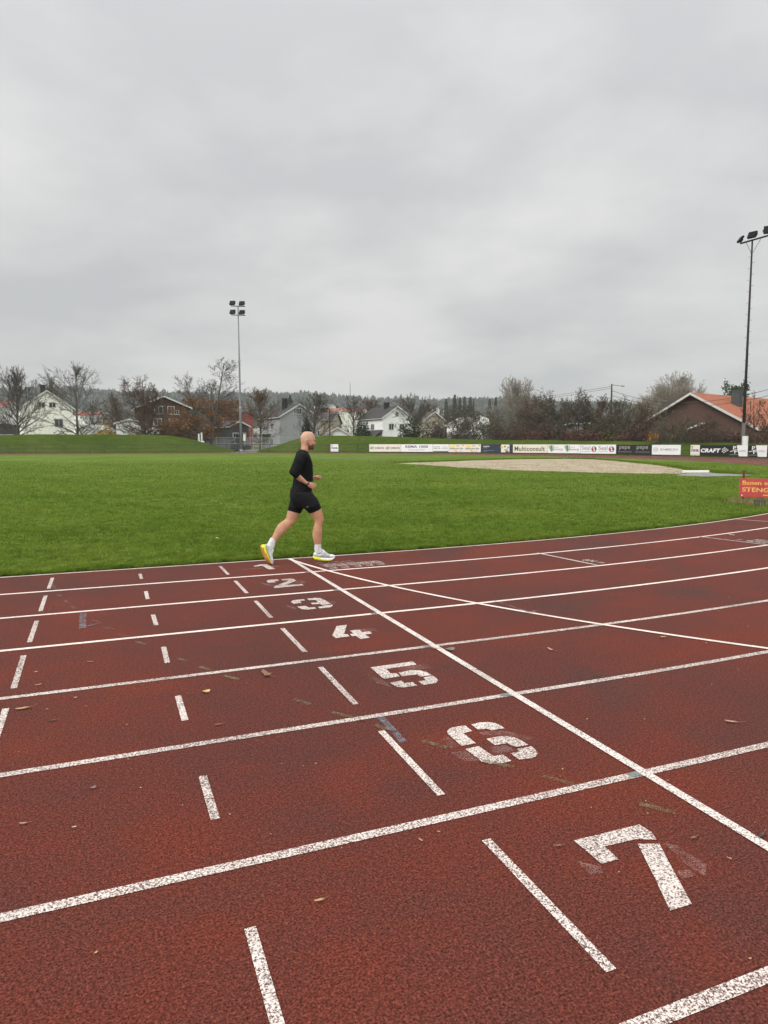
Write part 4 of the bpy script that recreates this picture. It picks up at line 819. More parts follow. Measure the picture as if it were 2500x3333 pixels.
mb = MB(); mb.box((-w2-1.0, 3.4, he*.18), (1.9, 6.4, he*.36)); mb.build('porch_wall', W_['white'], r)
house('hipped_house', 1412, 150, 70, 1370, 1342, 9, .9, 'beige', 'brown', 'brown-roofed house half hidden behind dark evergreens', side=[(.5, .5, 1, 1)])
house('low_white_house', 1500, 135, 92, 1384, 1362, 8, -.5, 'white', 'pale', 'low house with a white roof edge behind the dark thicket', [(-.3, .5, 1, 1), (.3, .5, 1, 1)])
r, w2, he, hr = house('low_building', 1890, 112, 190, 1386, 1379, 8, 0, 'grey', 'pale', 'long low pale building with a white roof edge behind the red shrubs', [(-.8, .5, 1.0, 1.0), (-.5, .5, 1.2, 1.0), (-.1, .5, 1.2, 1.0), (.3, .5, 1.2, 1.0), (.7, .5, 1.2, 1.0)])
house('white_cabin', 1655, 100, 40, 1412, 1404, 4, 0, 'white', 'slate', 'small white cabin glimpsed between trunks under the big pale tree', [(0, .55, .5, .9)])
r, w2, he, hr = house('brick_house', 2252, 88, 344, 1392, 1284, 26, -.50, 'brick', 'orange', 'large brick house with orange tiled roof and wide white-edged gable', [], over=.8, sidewin='x+', side=[(.2, .6, 1.4, 1.2), (.45, .6, 1.4, 1.2)])
window(r, (w2*.30, he*.98), 1.35, 1.15, ('y', 0), trim='dark', bars=0)
mb = MB(); zz = hr-.32*(hr-he); mb.box((w2*.36, 5.0, zz+.45), (.92, .92, 2.3)); mb.box((w2*.36, 5.0, zz+1.66), (1.04, 1.04, .12)); mb.build('chimney', simple('chimney_cladding', (.045, .055, .056), .6, .15, 2), r)
mb = MB(); a0, b0 = np.array((-w2*.04, -.75, he*.90)), np.array((w2*.22, -.75, he*1.12)); q = [a0, b0, b0+[0, 0, .2], a0+[0, 0, .2]]; q2 = [v+[0, .75, 0] for v in q]; mb.add(q+q2, [(0, 1, 2, 3), (7, 6, 5, 4), (0, 4, 5, 1), (1, 5, 6, 2), (2, 6, 7, 3), (3, 7, 4, 0)]); mb.build('canopy', W_['trim'], r)
far_h = [(1115, 290, 70, 1345, 1330, 'white', 'redt', 1.4, 'distant pale house with a long red roof above the beige house'), (1190, 300, 66, 1345, 1330, 'cream', 'redt', 1.3, 'distant cream house under a red roof left of the chimney'), (1225, 360, 34, 1345, 1332, 'red', 'redt', .4, 'distant small red house behind the white house roof'), (1425, 420, 12, 1335, 1328, 'white', 'pale', .3, 'tiny far white gable below the wooded hill'), (1450, 430, 14, 1336, 1329, 'white', 'slate', -.3, 'tiny far white house at the foot of the wooded hill'), (1085, 420, 20, 1322, 1317, 'white', 'pale', 1.2, 'tiny far white house high on the hill slope'), (350, 260, 60, 1352, 1340, 'white', 'redt', .9, 'distant house with a reddish roof above the yellow shrub'), (800, 240, 50, 1352, 1340, 'red', 'slate', .7, 'distant dark red house behind the small brown tree'), (780, 135, 60, 1388, 1372, 'dark', 'slate', .5, 'low dark house with white window frames behind the slim mast'), (1560, 300, 60, 1362, 1350, 'cream', 'slate', .3, 'distant pale house glimpsed through the thicket')]
for k, (x, d, w_, ye, yr, wl, rf, rz, lab) in enumerate(far_h): house('distant_house', x, d, w_, ye, yr, 10, rz, wl, rf, lab, [(-.4, .6, 1, 1), (.4, .6, 1, 1)] if d < 300 else [], group='small houses far behind the trees', trim=d < 200)
# white things in the gap
def thing_box(name, x, d, y0, y1, wpx, dep, mat, label, cat, extra=None):
    p = az_at(x, d); g = float(H(*p)); m_ = mpp(x, d); a, b = max(0, z_at(x, y1, d)-g), z_at(x, y0, d)-g; o = empty(name, (p[0], p[1], g), -az(x), label, cat); w_ = wpx*m_
    mb = MB(); mb.box((0, 0, (a+b)/2), (w_, dep, b-a)); mb.build('body', mat, o, bevel=.02)
    mb = MB()
    if a > .15: mb.tube([(0, 0, 0), (0, 0, a)], .05, 6); mb.build('leg', galv, o)
    else: mb.box((0, 0, b+.03), (w_*1.06, dep*1.06, .06)); mb.build('lid', mat, o)
    return o
thing_box('sign_panel_stand', 796, 101, 1413, 1435, 7, .12, flat('panel_white', (.70, .68, .60)), 'narrow white upright panel on a post beside the slim mast', 'sign')
thing_box('white_bench_board', 657, 104, 1436, 1441, 16, .4, flat('bench_white', (.78, .78, .77)), 'low white board resting behind the left bank\'s end', 'board')
thing_box('waste_bin', 772, 100, 1446, 1463, 22, .8, flat('bin_dark', (.03, .035, .035)), 'dark waste container left of the slim mast', 'bin')
thing_box('waste_bin', 803, 101, 1450, 1463, 26, .8, flat('bin_darker', (.025, .028, .03)), 'low dark waste container right of the slim mast', 'bin')
thing_box('gate_post', 648, 105, 1412, 1441, 5, .25, flat('gate_white', (.62, .62, .60)), 'white gate post at the end of the left bank', 'post')
thing_box('gate_post', 657, 107, 1408, 1441, 5, .25, flat('gate_white', (.62, .62, .60)), 'taller white gate post behind the first', 'post')
gdist = 118; p = az_at(700, gdist); o = empty('garden_fence', (p[0], p[1], float(H(*p))), -az(700), 'weathered grey board fence behind the wire fence in the gap', 'fence'); m_ = mpp(700, gdist)
for k in range(9):
    mb = MB(); mb.box(((k-4)*1.25, 0, 1.0), (1.18, .08, 1.6+.1*(k % 3))); mb.build('fence_panel', simple('fence_grey', (.20, .195, .185), .9, .3, 3) if k == 0 else bpy.data.materials['fence_grey'], o)
dist_ = 131; p = az_at(20, dist_); o = empty('white_fence', (p[0], p[1], float(H(*p))), -az(20), 'low white board fence at the far left behind the bank', 'fence')
for k in range(7):
    mb = MB(); mb.box(((k-3)*1.3, -3.5, 1.3), (1.25, .06, 1.6)); mb.build('fence_panel', W_['cream'], o)

# ------------------------------------------------------------------ street light pole, lamp posts and wires
def pole(x, d, ytop, arm, label, name='street_lamp', cat='street lamp', r=.12, arm_y=None):
    p = az_at(x, d); g = float(H(*p)); h = z_at(x, ytop, d)-g; o = empty(name, (p[0], p[1], g), -az(x), label, cat)
    mb = MB(); mb.tube([(0, 0, 0), (0, 0, h)], [r, r*.75], 8); mb.build('pole', bark('pole_wood', (.06, .05, .042)) if 'pole_wood' not in bpy.data.materials else bpy.data.materials['pole_wood'], o)
    if arm:
        mb = MB(); mb.tube([(0, 0, h-.12), (arm*.72, 0, h-.28)], .045, 6); mb.build('arm', steel, o)
        mb = MB(); mb.tube([(arm*.70, 0, h-.28), (arm*.78, 0, h-.29), (arm, 0, h-.33)], [.05, .13, .06], 8); mb.build('lamp_head', galv, o)
    return o, h
o1, h1 = pole(1986, 100, 1250, 1.65, 'dark wooden pole with a street light arm above the thicket')
mb = MB()
for k in range(3): mb.tube([(.10, 0, h1-1.0-.35*k), (.22, 0, h1-.95-.35*k)], .05, 6)
mb.build('insulators', steel, o1)
pole(1074, 122, 1332, 0, 'plain dark post rising between grey and beige houses', 'lamp_post', 'post', .11)
pole(1541, 180, 1298, 0, 'short dark pole with a stub top against the wooded hill', 'lamp_post', 'post', .22)
def wire(x0, y0, d0, x1, y1, d1, sag, label, r=.022):
    a = np.array([*az_at(x0, d0), z_at(x0, y0, d0)]); b = np.array([*az_at(x1, d1), z_at(x1, y1, d1)]); t = np.linspace(0, 1, 24)[:, None]; P = a+(b-a)*t; P[:, 2] -= (sag*4*t*(1-t))[:, 0]
    mb = MB(); mb.tube(P, r, 4); o = mb.build('overhead_wire', BK['dark']); tag(o, label, 'wire', 'overhead wires')
wire(1984, 1257, 100, 1560, 1310, 190, .5, 'upper overhead wire running left from the wooden pole'); wire(1984, 1263, 100, 1560, 1316, 190, .5, 'lower overhead wire running left from the wooden pole')
wire(1990, 1272, 100, 2520, 1260, 74, 1.5, 'upper overhead wire running right across the orange roof'); wire(1990, 1288, 100, 2520, 1282, 74, 1.3, 'lower overhead wire running right across the orange roof')
p = az_at(1141, 1500); o = empty('radio_mast', (p[0], p[1], 60), -az(1141), 'thin radio mast standing on the wooded hill', 'mast'); hz = z_at(1141, 1252, 1500)-60
mb = MB(); mb.tube([(0, 0, -20), (0, 0, hz)], [1.3, .7], 6); mb.build('lattice', steel, o); mb = MB(); mb.tube([(0, 0, hz), (0, 0, hz+6)], .4, 5); mb.build('aerial', steel, o)

# ------------------------------------------------------------------ wooded hills on the horizon
xs_ = np.array([-400, 0, 120, 250, 400, 560, 700, 900, 1000, 1060, 1100, 1200, 1300, 1400, 1500, 1600, 1800, 2100, 2500, 2900])
ys_ = np.array([1276, 1276, 1273, 1273, 1287, 1287, 1290, 1290, 1291, 1296, 1298, 1306, 1309, 1312, 1308, 1308, 1318, 1330, 1340, 1350])
D = np.array([420, 520, 650, 800, 950, 1100, 1250, 1400, 1550, 1800, 2200]); prof = np.array([0, .04, .12, .26, .44, .66, .86, 1.0, .98, .8, .5])
cols = np.linspace(-500, 3000, 90); V = []
azs = np.array([az(x) for x in cols]); rid = np.array([z_at(x, np.interp(x, xs_, ys_), 1400) for x in cols])
def hillz(a, d): return .6+(np.interp(a, azs, rid)-.6)*np.interp(d, D, prof)
for a in azs:
    for d in D: V.append((CAM[0]+d*math.sin(a), CAM[1]+d*math.cos(a), float(hillz(a, d))-.7))
n1 = len(D); i = np.arange(len(cols)-1)[:, None]*n1+np.arange(n1-1)[None]
tag(fast_mesh('hills', np.array(V), np.stack([i, i+1, i+n1+1, i+n1], -1).reshape(-1, 4), 4, simple('forest_floor', (.045, .05, .032), .95, .3, .01)), kind='structure')
def wood(n, seed):
    R = np.random.default_rng(seed); a = R.uniform(azs[0], azs[-1], n); d = 480+1000*R.random(n)**.62; z = hillz(a, d)-1
    x, y = CAM[0]+d*np.sin(a), CAM[1]+d*np.cos(a); h = R.uniform(6.5, 11.5, n)*(1+.35*(R.random(n) < .1)); con = R.random(n) < .55; Vs, Fs, base = [], [], 0; k8 = 7; t = np.arange(k8)*2*math.pi/k8
    Vl, Fl, ml = [], [], []
    for q in range(n):
        w_ = h[q]*(.16 if con[q] else .26)*R.uniform(.8, 1.2); lv = [(0.0, .5), (.22, 1.0), (.40, .72), (.45, .92), (.66, .5), (.70, .62), (1.0, .02)] if con[q] else [(0, .12), (.25, .2), (.38, .9), (.6, 1.0), (.82, .7), (.95, .3), (1.0, .02)]
        b0 = len(Vl)*0+base
        for (zz, rr_) in lv:
            rad = w_*rr_*R.uniform(.7, 1.25, k8); Vs.append(np.stack([x[q]+np.cos(t)*rad, y[q]+np.sin(t)*rad, z[q]+h[q]*zz+R.normal(0, .03, k8)*h[q]*(zz < .99)], -1))
        kk = np.arange(k8)
        for r_ in range(len(lv)-1): Fs.append(np.stack([b0+r_*k8+kk, b0+r_*k8+(kk+1) % k8, b0+(r_+1)*k8+(kk+1) % k8, b0+(r_+1)*k8+kk], -1)); ml.append(np.full(k8, 0 if con[q] else (1 if R.random() < .75 else 2)))
        base += len(lv)*k8
    mats = [leafm('forest_spruce', (.016, .028, .022)), leafm('forest_pine', (.026, .038, .028)), leafm('forest_birch', (.075, .062, .045))]
    return fast_mesh('hill_forest', np.concatenate(Vs), np.concatenate(Fs), 4, mats, mi=np.concatenate(ml))
tag(wood(9500, 11), 'dark pine and spruce forest covering the low hills on the horizon', 'forest', kind='stuff')
# a few conifers that stand out one by one, and small trees among the far houses
def conifer(x, d, ytop, wpx, label, lm='green', grp='single conifers below the hill'):
    R = np.random.default_rng(int(x*7+d)); p = az_at(x, d); g = float(hillz(az(x), d))-.6 if d > 420 else float(H(*p)); h = z_at(x, ytop, d)-g; w_ = wpx*mpp(x, d)/2; o = empty('conifer_tree', (p[0], p[1], g), 0, label, 'tree', grp)
    mb = MB(); mb.tube([(0, 0, 0), (0, 0, h*.98)], [h*.007, h*.002], 6); mb.build('trunk', BK['dark'], o)
    n = 3200; zz = R.random(n)**.8; rad = (1-zz)**.9*w_*2.6*(.45+.55*(1-(zz*9) % 1))*R.random(n)**.4; a = R.uniform(0, 6.28, n); P = np.stack([np.cos(a)*rad, np.sin(a)*rad, h*(.06+.94*zz)], -1)
    Q = leaf_cards(R, P, h*.020, .004*h); fast_mesh('needles', Q.reshape(-1, 3), np.arange(n*4).reshape(-1, 4), 4, LF[lm], o)
for x, yt, w_, d, lab in [(1479, 1287, 26, 420, 'tallest dark spruce left of the thicket, against the sky'), (1452, 1299, 22, 430, 'brownish spruce left of the tallest dark spruce'), (1496, 1296, 22, 425, 'dark spruce just right of the tallest one'), (1511, 1293, 20, 440, 'narrow dark spruce third in the row above the thicket'), (1530, 1294, 26, 445, 'broad spruce at the right end of the row above the thicket'), (1612, 1296, 20, 430, 'dark spruce behind the left side of the big pale tree'), (1592, 1300, 22, 440, 'spruce left of the big pale tree crown'), (946, 1288, 40, 330, 'dark conifer behind the chimney of the grey house'), (1098, 1322, 26, 300, 'small dark conifer between the distant red roofs')]: conifer(x, d, yt, w_, lab)
def fartree(x, d, yt, w_, bk, lab, seed): tree('far_tree', x, d, yt, w_, 'round', bk, lab, 'tree', 'small bare trees among the far houses', seed=seed, maxl=2, stems=3, leaves=('wine', 500, .1, 1, .22))
for k, (x, d, yt, w_, bk, lab) in enumerate([(380, 170, 1270, 60, 'brown', 'bare tree peeping over the reddish roof by the yellow shrub'), (310, 190, 1300, 90, 'dark', 'dim bare tree between the two left houses'), (625, 190, 1305, 70, 'dark', 'dim bare tree right of the brown house ridge'), (760, 180, 1310, 80, 'brown', 'dim brown tree behind the slim mast'), (905, 200, 1305, 60, 'dark', 'dim bare tree left of the grey house roof'), (1060, 190, 1320, 60, 'dark', 'dim bare tree right of the grey gable'), (1240, 200, 1310, 80, 'brown', 'dim bare tree behind the dark roof\'s left slope'), (1400, 210, 1300, 80, 'brown', 'dim bare tree above the brown hipped roof'), (1462, 240, 1318, 60, 'dark', 'dim bare tree below the row of spruces'), (120, 220, 1300, 60, 'dark', 'dim bare tree behind the roof of the white house'), (20, 200, 1315, 70, 'dark', 'dim bare tree at the far left edge'), (1730, 180, 1290, 90, 'brown', 'dim bare tree behind the brown arching tree'), (2110, 150, 1290, 90, 'brown', 'dim bare tree left of the brick house roof')]): fartree(x, d, yt, w_, bk, lab, 200+k)

# ------------------------------------------------------------------ damp November air
hb = MB(); hb.box((CAM[0]+2400*math.sin(YAW)*.5, CAM[1]+2400*math.cos(YAW)*.5, 73), (3800, 3800, 152)); ho = hb.build('haze', []); ho['kind'] = 'stuff'
hm = bpy.data.materials.new('haze_air'); hm.use_nodes = True; t_ = hm.node_tree; t_.nodes.remove(t_.nodes['Principled BSDF']); pv = t_.nodes.new('ShaderNodeVolumePrincipled'); pv.inputs['Color'].default_value = (.94, .965, .99, 1); pv.inputs['Density'].default_value = .00021; pv.inputs['Anisotropy'].default_value = .2
t_.links.new(pv.outputs[0], t_.nodes['Material Output'].inputs['Volume']); ho.data.materials.append(hm)
ho['label'] = 'thin damp haze lying between the camera and the far hills'; ho['category'] = 'haze'
# ------------------------------------------------------------------ the runner
KP = 4.607
def up_(x, y, lat):                                  # point of the runner's outline at lateral distance lat from his own mid plane
    d = ray(820+x/KP, 1380+y/KP); t = (PY+lat-CAM[1])/d[1]; return CAM+d*t
_g = ground(820+305/KP, 1380+2103/KP); PY = float(_g[1])-.06
_d = ray(820+800/KP, 1380+1000/KP); TAN = _d[0]/_d[1]
def loft(secs, n=22, sub=4, power=2.0):
    """secs: (back point, front point, lateral centre, half width) -> closed tapering tube"""
    Ce, Nv, Av, Bv, Lt = [], [], [], [], []
    for A, B, lat, b in secs:
        a3, b3 = up_(*A, lat), up_(*B, lat); c = (a3+b3)/2; nv = (b3-a3)/2; L = np.linalg.norm(nv); nv = nv/(L+1e-9)
        a = math.sqrt(max(L*L-(b*TAN*nv[0])**2, (L*.45)**2)); Ce.append(c); Nv.append(nv*a); Bv.append(b)
    Q = np.concatenate([np.array(Ce), np.array(Nv), np.array(Bv)[:, None]], 1)
    m = len(Q); out = []
    for i in range(m-1):                              # Catmull-Rom through the stations
        p0, p1, p2, p3 = Q[max(i-1, 0)], Q[i], Q[i+1], Q[min(i+2, m-1)]
        for k in range(sub):
            t = k/sub; out.append(.5*((2*p1)+(-p0+p2)*t+(2*p0-5*p1+4*p2-p3)*t*t+(-p0+3*p1-3*p2+p3)*t**3))
    out.append(Q[-1]); t = np.arange(n)*2*math.pi/n; V, Fc = [], []
    cs = np.sign(np.cos(t))*np.abs(np.cos(t))**(2/power); sn = np.sign(np.sin(t))*np.abs(np.sin(t))**(2/power)
    for q in out:
        c, nv, b = q[:3], q[3:6], max(q[6], .004); V.append(c+cs[:, None]*nv+sn[:, None]*np.array([0, b, 0]))
    r = len(out); V = np.concatenate(V)
    for i in range(r-1):
        for k in range(n): Fc.append((i*n+k, i*n+(k+1) % n, (i+1)*n+(k+1) % n, (i+1)*n+k))
    c0, c1 = len(V), len(V)+1; V = np.concatenate([V, [out[0][:3], out[-1][:3]]])
    for k in range(n): Fc.append((c0, (k+1) % n, k)); Fc.append((c1, (r-1)*n+k, (r-1)*n+(k+1) % n))
    return V, Fc
def cap(P, R_, n=12):                                # chain of round capsules through (x, y, lat) points, radii in metres
    V, Fc = [], []; pts = np.array([up_(*p) for p in P]); mb = MB()
    rr_ = np.broadcast_to(R_, (len(P),)); fine, fr = [], []
    d0 = pts[0]-pts[1]; d0 /= np.linalg.norm(d0); d1 = pts[-1]-pts[-2]; d1 /= np.linalg.norm(d1)
    for f in (1.0, .8, .45): fine.append(pts[0]+d0*rr_[0]*f); fr.append(rr_[0]*math.sqrt(1-f*f)+.0004)
    for i in range(len(pts)): fine.append(pts[i]); fr.append(rr_[i])
    for f in (.45, .8, 1.0): fine.append(pts[-1]+d1*rr_[-1]*f); fr.append(rr_[-1]*math.sqrt(1-f*f)+.0004)
    mb.tube(fine, np.array(fr), n); return mb.v[0], mb.f
def ball(x, y, lat, rx, ry, rz_, tilt=0):            # ellipsoid: along the body's forward, lateral and up directions
    c = up_(x, y, lat); mb = MB(); n, m = 16, 10; V = []
    for i in range(m+1):
        ph = math.pi*i/m
        for k in range(n):
            th = 2*math.pi*k/n; q = np.array([rx*math.sin(ph)*math.cos(th), ry*math.sin(ph)*math.sin(th), rz_*math.cos(ph)])
            q = np.array([q[0]*math.cos(tilt)+q[2]*math.sin(tilt), q[1], -q[0]*math.sin(tilt)+q[2]*math.cos(tilt)]); V.append(c+q)
    Fc = [(i*n+k, (i+1)*n+k, (i+1)*n+(k+1) % n, i*n+(k+1) % n) for i in range(m) for k in range(n)]
    return np.array(V), Fc
def fuse(pieces, voxel, smooth=4, fac=.5):           # melt the pieces into one continuous skin
    mb = MB()
    for V, Fc in pieces: mb.add(V, Fc)
    me = bpy.data.meshes.new('melt'); me.from_pydata(np.concatenate(mb.v).tolist(), [], mb.f); ob = bpy.data.objects.new('melt', me); C.objects.link(ob)
    r = ob.modifiers.new('r', 'REMESH'); r.mode = 'VOXEL'; r.voxel_size = voxel; r.use_smooth_shade = True
    if smooth: s = ob.modifiers.new('s', 'SMOOTH'); s.iterations = smooth; s.factor = fac
    dg = bpy.context.evaluated_depsgraph_get(); dg.update(); out = bpy.data.meshes.new_from_object(ob.evaluated_get(dg))
    bpy.data.objects.remove(ob); bpy.data.meshes.remove(me); out.materials.clear(); return out
def fcent(me):
    c = np.zeros(len(me.polygons)*3); me.polygons.foreach_get('center', c); return c.reshape(-1, 3)
def crop_px(P): q = proj(P); return (q[:, 0]-820)*KP, (q[:, 1]-1380)*KP
def skinm(name, c, rough=.55, var=.16):
    t = NT(name); n1 = t.noise(9, 4, .6); n2 = t.noise(160, 3, .7); col = t.ramp(n1, [(.3, tuple(v*(1-var) for v in c)), (.7, tuple(v*(1+var) for v in c))])
    col = t.mix(.35, col, t.ramp(n2, [(.35, .75), (.65, 1.2)]), 'MULTIPLY'); t.base(col); t.rough(rough, .4)
    t.b.inputs['Subsurface Weight'].default_value = .12; t.b.inputs['Subsurface Radius'].default_value = (.012, .005, .003); t.bump(n2, .15, .002); return t.m
SK = [skinm('skin', (.50, .27, .175)), skinm('stubble_beard', (.095, .045, .028), .8, .35), skinm('scalp_stubble', (.46, .29, .21)), skinm('lips', (.36, .145, .115)), skinm('leg_skin', (.47, .245, .145), .6, .22), skinm('ear_skin', (.40, .155, .105))]
pers = empty('person', (float(_g[0]), PY, 0.0), 0, 'running man with a shaved head in black top, black shorts and white shoes', 'person')
def add_part(name, me, mats, parent=pers, smooth=True):
    for m in (mats if isinstance(mats, list) else [mats]): me.materials.append(m)
    me.transform(Matrix.Translation(-Vector(pers.location))); 
    if smooth: me.polygons.foreach_set('use_smooth', [True]*len(me.polygons))
    return link(name, me, parent)
def raw(pieces):
    mb = MB()
    for V, Fc in pieces: mb.add(V, Fc)
    me = bpy.data.meshes.new('p'); me.from_pydata(np.concatenate(mb.v).tolist(), [], mb.f); return me
LR, LL_ = -.095, .095                                # right leg is the near one
rleg = [((640, 1040), (905, 1030), LR, .095), ((690, 1150), (975, 1115), LR, .094), ((780, 1265), (1020, 1210), LR, .085), ((865, 1342), (1040, 1255), LR, .076), ((900, 1388), (1056, 1322), LR, .068), ((926, 1428), (1074, 1382), LR, .061), ((942, 1470), (1082, 1424), LR, .056),
        ((937, 1510), (1064, 1482), LR+.005, .052), ((917, 1570), (1053, 1548), LR+.01, .056), ((906, 1640), (1053, 1630), LR+.015, .056), ((911, 1710), (1048, 1705), LR+.02, .048), ((926, 1770), (1041, 1770), LR+.025, .039), ((936, 1815), (1036, 1815), LR+.03, .034), ((940, 1870), (1042, 1865), LR+.03, .034), ((944, 1930), (1060, 1910), LR+.03, .034)]
lleg = [((575, 1040), (800, 1040), LL_, .095), ((578, 1130), (800, 1170), LL_, .093), ((556, 1220), (764, 1275), LL_, .083), ((540, 1297), (720, 1345), LL_, .074), ((520, 1370), (697, 1392), LL_, .066), ((502, 1422), (672, 1440), LL_, .06), ((462, 1455), (640, 1487), LL_-.005, .055), ((424, 1483), (590, 1530), LL_-.01, .053), ((385, 1522), (535, 1590), LL_-.012, .056),
        ((352, 1578), (468, 1650), LL_-.015, .055), ((330, 1632), (425, 1698), LL_-.018, .046), ((300, 1695), (376, 1748), LL_-.02, .037), ((276, 1730), (360, 1778), LL_-.025, .034), ((248, 1775), (342, 1815), LL_-.03, .033), ((225, 1815), (325, 1868), LL_-.035, .033)]
torso = [((725, 375), (838, 420), 0, .075), ((692, 395), (848, 440), 0, .125), ((664, 430), (860, 460), 0, .178), ((648, 480), (876, 490), 0, .192), ((641, 540), (896, 540), 0, .188), ((645, 600), (909, 600), 0, .176), ((645, 680), (915, 680), 0, .166), ((630, 760), (917, 760), 0, .158), ((615, 830), (915, 830), 0, .154), ((607, 900), (907, 900), 0, .156), ((595, 960), (898, 960), 0, .162), ((576, 1000), (894, 1004), 0, .168)]
def inset(L, f):
    o = []
    for A, B, lat, b in L:
        A, B = np.array(A, float), np.array(B, float); m = (A+B)/2; o.append((tuple(m+(A-m)*f), tuple(m+(B-m)*f), lat, b*f))
    return o
head = [((800, 113), (868, 113), 0, .028), ((772, 124), (902, 126), 0, .047), ((750, 145), (923, 148), 0, .062), ((736, 170), (937, 172), 0, .071), ((729, 198), (945, 200), 0, .0755), ((728, 225), (948, 226), 0, .0765), ((731, 250), (942, 250), 0, .0755), ((735, 270), (939, 270), 0, .073), ((739, 290), (936, 290), 0, .070), ((742, 308), (933, 310), 0, .066), ((758, 328), (931, 330), 0, .061), ((788, 350), (927, 350), 0, .054), ((815, 370), (921, 368), 0, .045), ((842, 388), (908, 384), 0, .030)]
neck = [((740, 300), (850, 330), 0, .054), ((740, 335), (850, 355), 0, .055), ((737, 360), (849, 385), 0, .057), ((735, 382), (847, 412), 0, .056), ((752, 400), (838, 425), 0, .045)]
face = [ball(941, 236, -.028, .014, .026, .008), ball(941, 236, .028, .014, .026, .008), cap([(938, 252, 0), (946, 274, 0), (950, 289, 0)], [.008, .0095, .0115]), ball(943, 293, -.011, .011, .008, .008), ball(943, 293, .011, .011, .008, .008), ball(930, 318, 0, .012, .023, .006), ball(929, 328, 0, .012, .022, .0065), ball(910, 370, 0, .018, .026, .018),
        ball(905, 285, -.052, .026, .012, .020), ball(905, 285, .052, .026, .012, .020), ball(830, 268, -.078, .019, .013, .034, -.18), ball(826, 266, -.088, .010, .006, .029, -.18), ball(836, 243, -.087, .013, .006, .008, 0), ball(838, 268, .078, .015, .010, .030, -.18)]
LA = -.20
rfore = [((612, 775), (660, 705), LA-.03, .04), ((655, 815), (722, 758), LA-.02, .043), ((700, 853), (770, 803), LA-.005, .040), ((768, 888), (814, 848), LA+.01, .032), ((818, 914), (852, 870), LA+.02, .0285), ((832, 924), (866, 874), LA+.022, .027)]
rhand = [((826, 920), (858, 871), LA+.022, .024), ((848, 942), (895, 880), LA+.024, .021), ((878, 963), (930, 890), LA+.026, .020), ((893, 968), (945, 905), LA+.03, .018)]
rf = [cap([(925, 893, LA+.018), (958, 912, LA+.022), (968, 930, LA+.045), (955, 942, LA+.062)], [.0105, .0095, .0085, .0075]), cap([(918, 912, LA+.016), (955, 936, LA+.022), (962, 957, LA+.044), (946, 966, LA+.06)], [.0105, .0098, .0088, .0078]), cap([(908, 933, LA+.018), (938, 957, LA+.024), (940, 977, LA+.045), (924, 983, LA+.06)], [.010, .0092, .0083, .0074]), cap([(894, 952, LA+.022), (916, 973, LA+.028), (918, 990, LA+.046), (906, 992, LA+.058)], [.009, .0083, .0075, .0068]),
      cap([(860, 880, LA+.035), (893, 886, LA+.062), (922, 900, LA+.072), (940, 912, LA+.066)], [.0125, .0115, .0098, .0083])]
LB = .16
lfore = [((705, 770), (745, 700), LB+.04, .042), ((770, 822), (800, 752), LB+.03, .042), ((825, 830), (838, 762), LB+.02, .038), ((880, 833), (888, 775), LB+.01, .032), ((915, 832), (919, 780), LB, .028), ((930, 832), (934, 782), LB, .026)]
lhand = [((918, 832), (924, 780), LB, .024), ((950, 840), (955, 772), LB, .022), ((985, 842), (990, 765), LB, .022), ((1000, 836), (1004, 772), LB, .018)]
lf = [cap([(990, 775, LB-.005), (1028, 782, LB-.012), (1040, 800, LB-.03), (1022, 812, LB-.045)], [.0105, .0095, .0088, .0078]), cap([(990, 792, LB+.002), (1030, 802, LB-.003), (1038, 820, LB-.022), (1018, 830, LB-.038)], [.0105, .0096, .0088, .0078]), cap([(988, 810, LB+.004), (1024, 822, LB-.001), (1029, 838, LB-.018), (1010, 845, LB-.034)], [.010, .0092, .0083, .0074]), cap([(984, 827, LB+.004), (1012, 840, LB), (1014, 852, LB-.015), (998, 855, LB-.028)], [.009, .0083, .0075, .0068]),
      cap([(935, 792, LB-.02), (965, 796, LB-.04), (995, 802, LB-.05), (1018, 804, LB-.046)], [.0125, .0115, .0098, .0083])]
rup = [((668, 440), (800, 440), -.135, .07), ((645, 500), (795, 545), -.185, .064), ((612, 580), (762, 640), -.208, .060), ((582, 650), (732, 705), -.222, .056), ((560, 705), (712, 745), -.232, .052), ((568, 745), (692, 780), -.234, .046), ((600, 775), (668, 790), -.234, .036)]
lup = [((690, 440), (810, 440), .135, .07), ((690, 540), (800, 545), .185, .062), ((675, 640), (790, 645), .205, .057), ((668, 710), (785, 715), .212, .052), ((680, 760), (765, 765), .212, .042)]
LG = [loft(inset(rleg[:3], .85)+rleg[3:]), loft(inset(lleg[:3], .85)+lleg[3:])]
body = fuse([loft(inset(torso[1:], .80)), loft(head, 28), loft(neck), loft(inset(rup[1:], .72)), loft(inset(lup[1:], .72)), loft(rfore), loft(lfore), loft(rhand), loft(lhand), loft([((625, 960), (860, 965), 0, .13), ((620, 1060), (870, 1060), 0, .14), ((630, 1140), (870, 1150), 0, .13), ((690, 1220), (840, 1230), 0, .08)])]+LG+rf+lf+face, .0042, 3, .5)
ctr = fcent(body); cx, cy = crop_px(ctr); lat = ctr[:, 1]-PY; mi = np.zeros(len(ctr), np.int32)
mi[cy > 1100] = 4
beard = (cy > 296+np.clip((905-cx)*.02, 0, 9)) & (cy < 405) & (cx > 846) & (cx < 945) & ~((cx > 896) & (cy < 312)) & (np.abs(lat) < .075)
beard &= ~((cx > 862) & (cx < 900) & (cy < 322-(cx-862)*.15))
mi[beard] = 1
mi[(cy < 262-(cx-760)*.10) & (cy > 150) & (cx < 905) & (cx > 700)] = 2
mi[(cx > 815) & (cx < 856) & (cy > 232) & (cy < 302) & (np.abs(lat) > .0765)] = 5
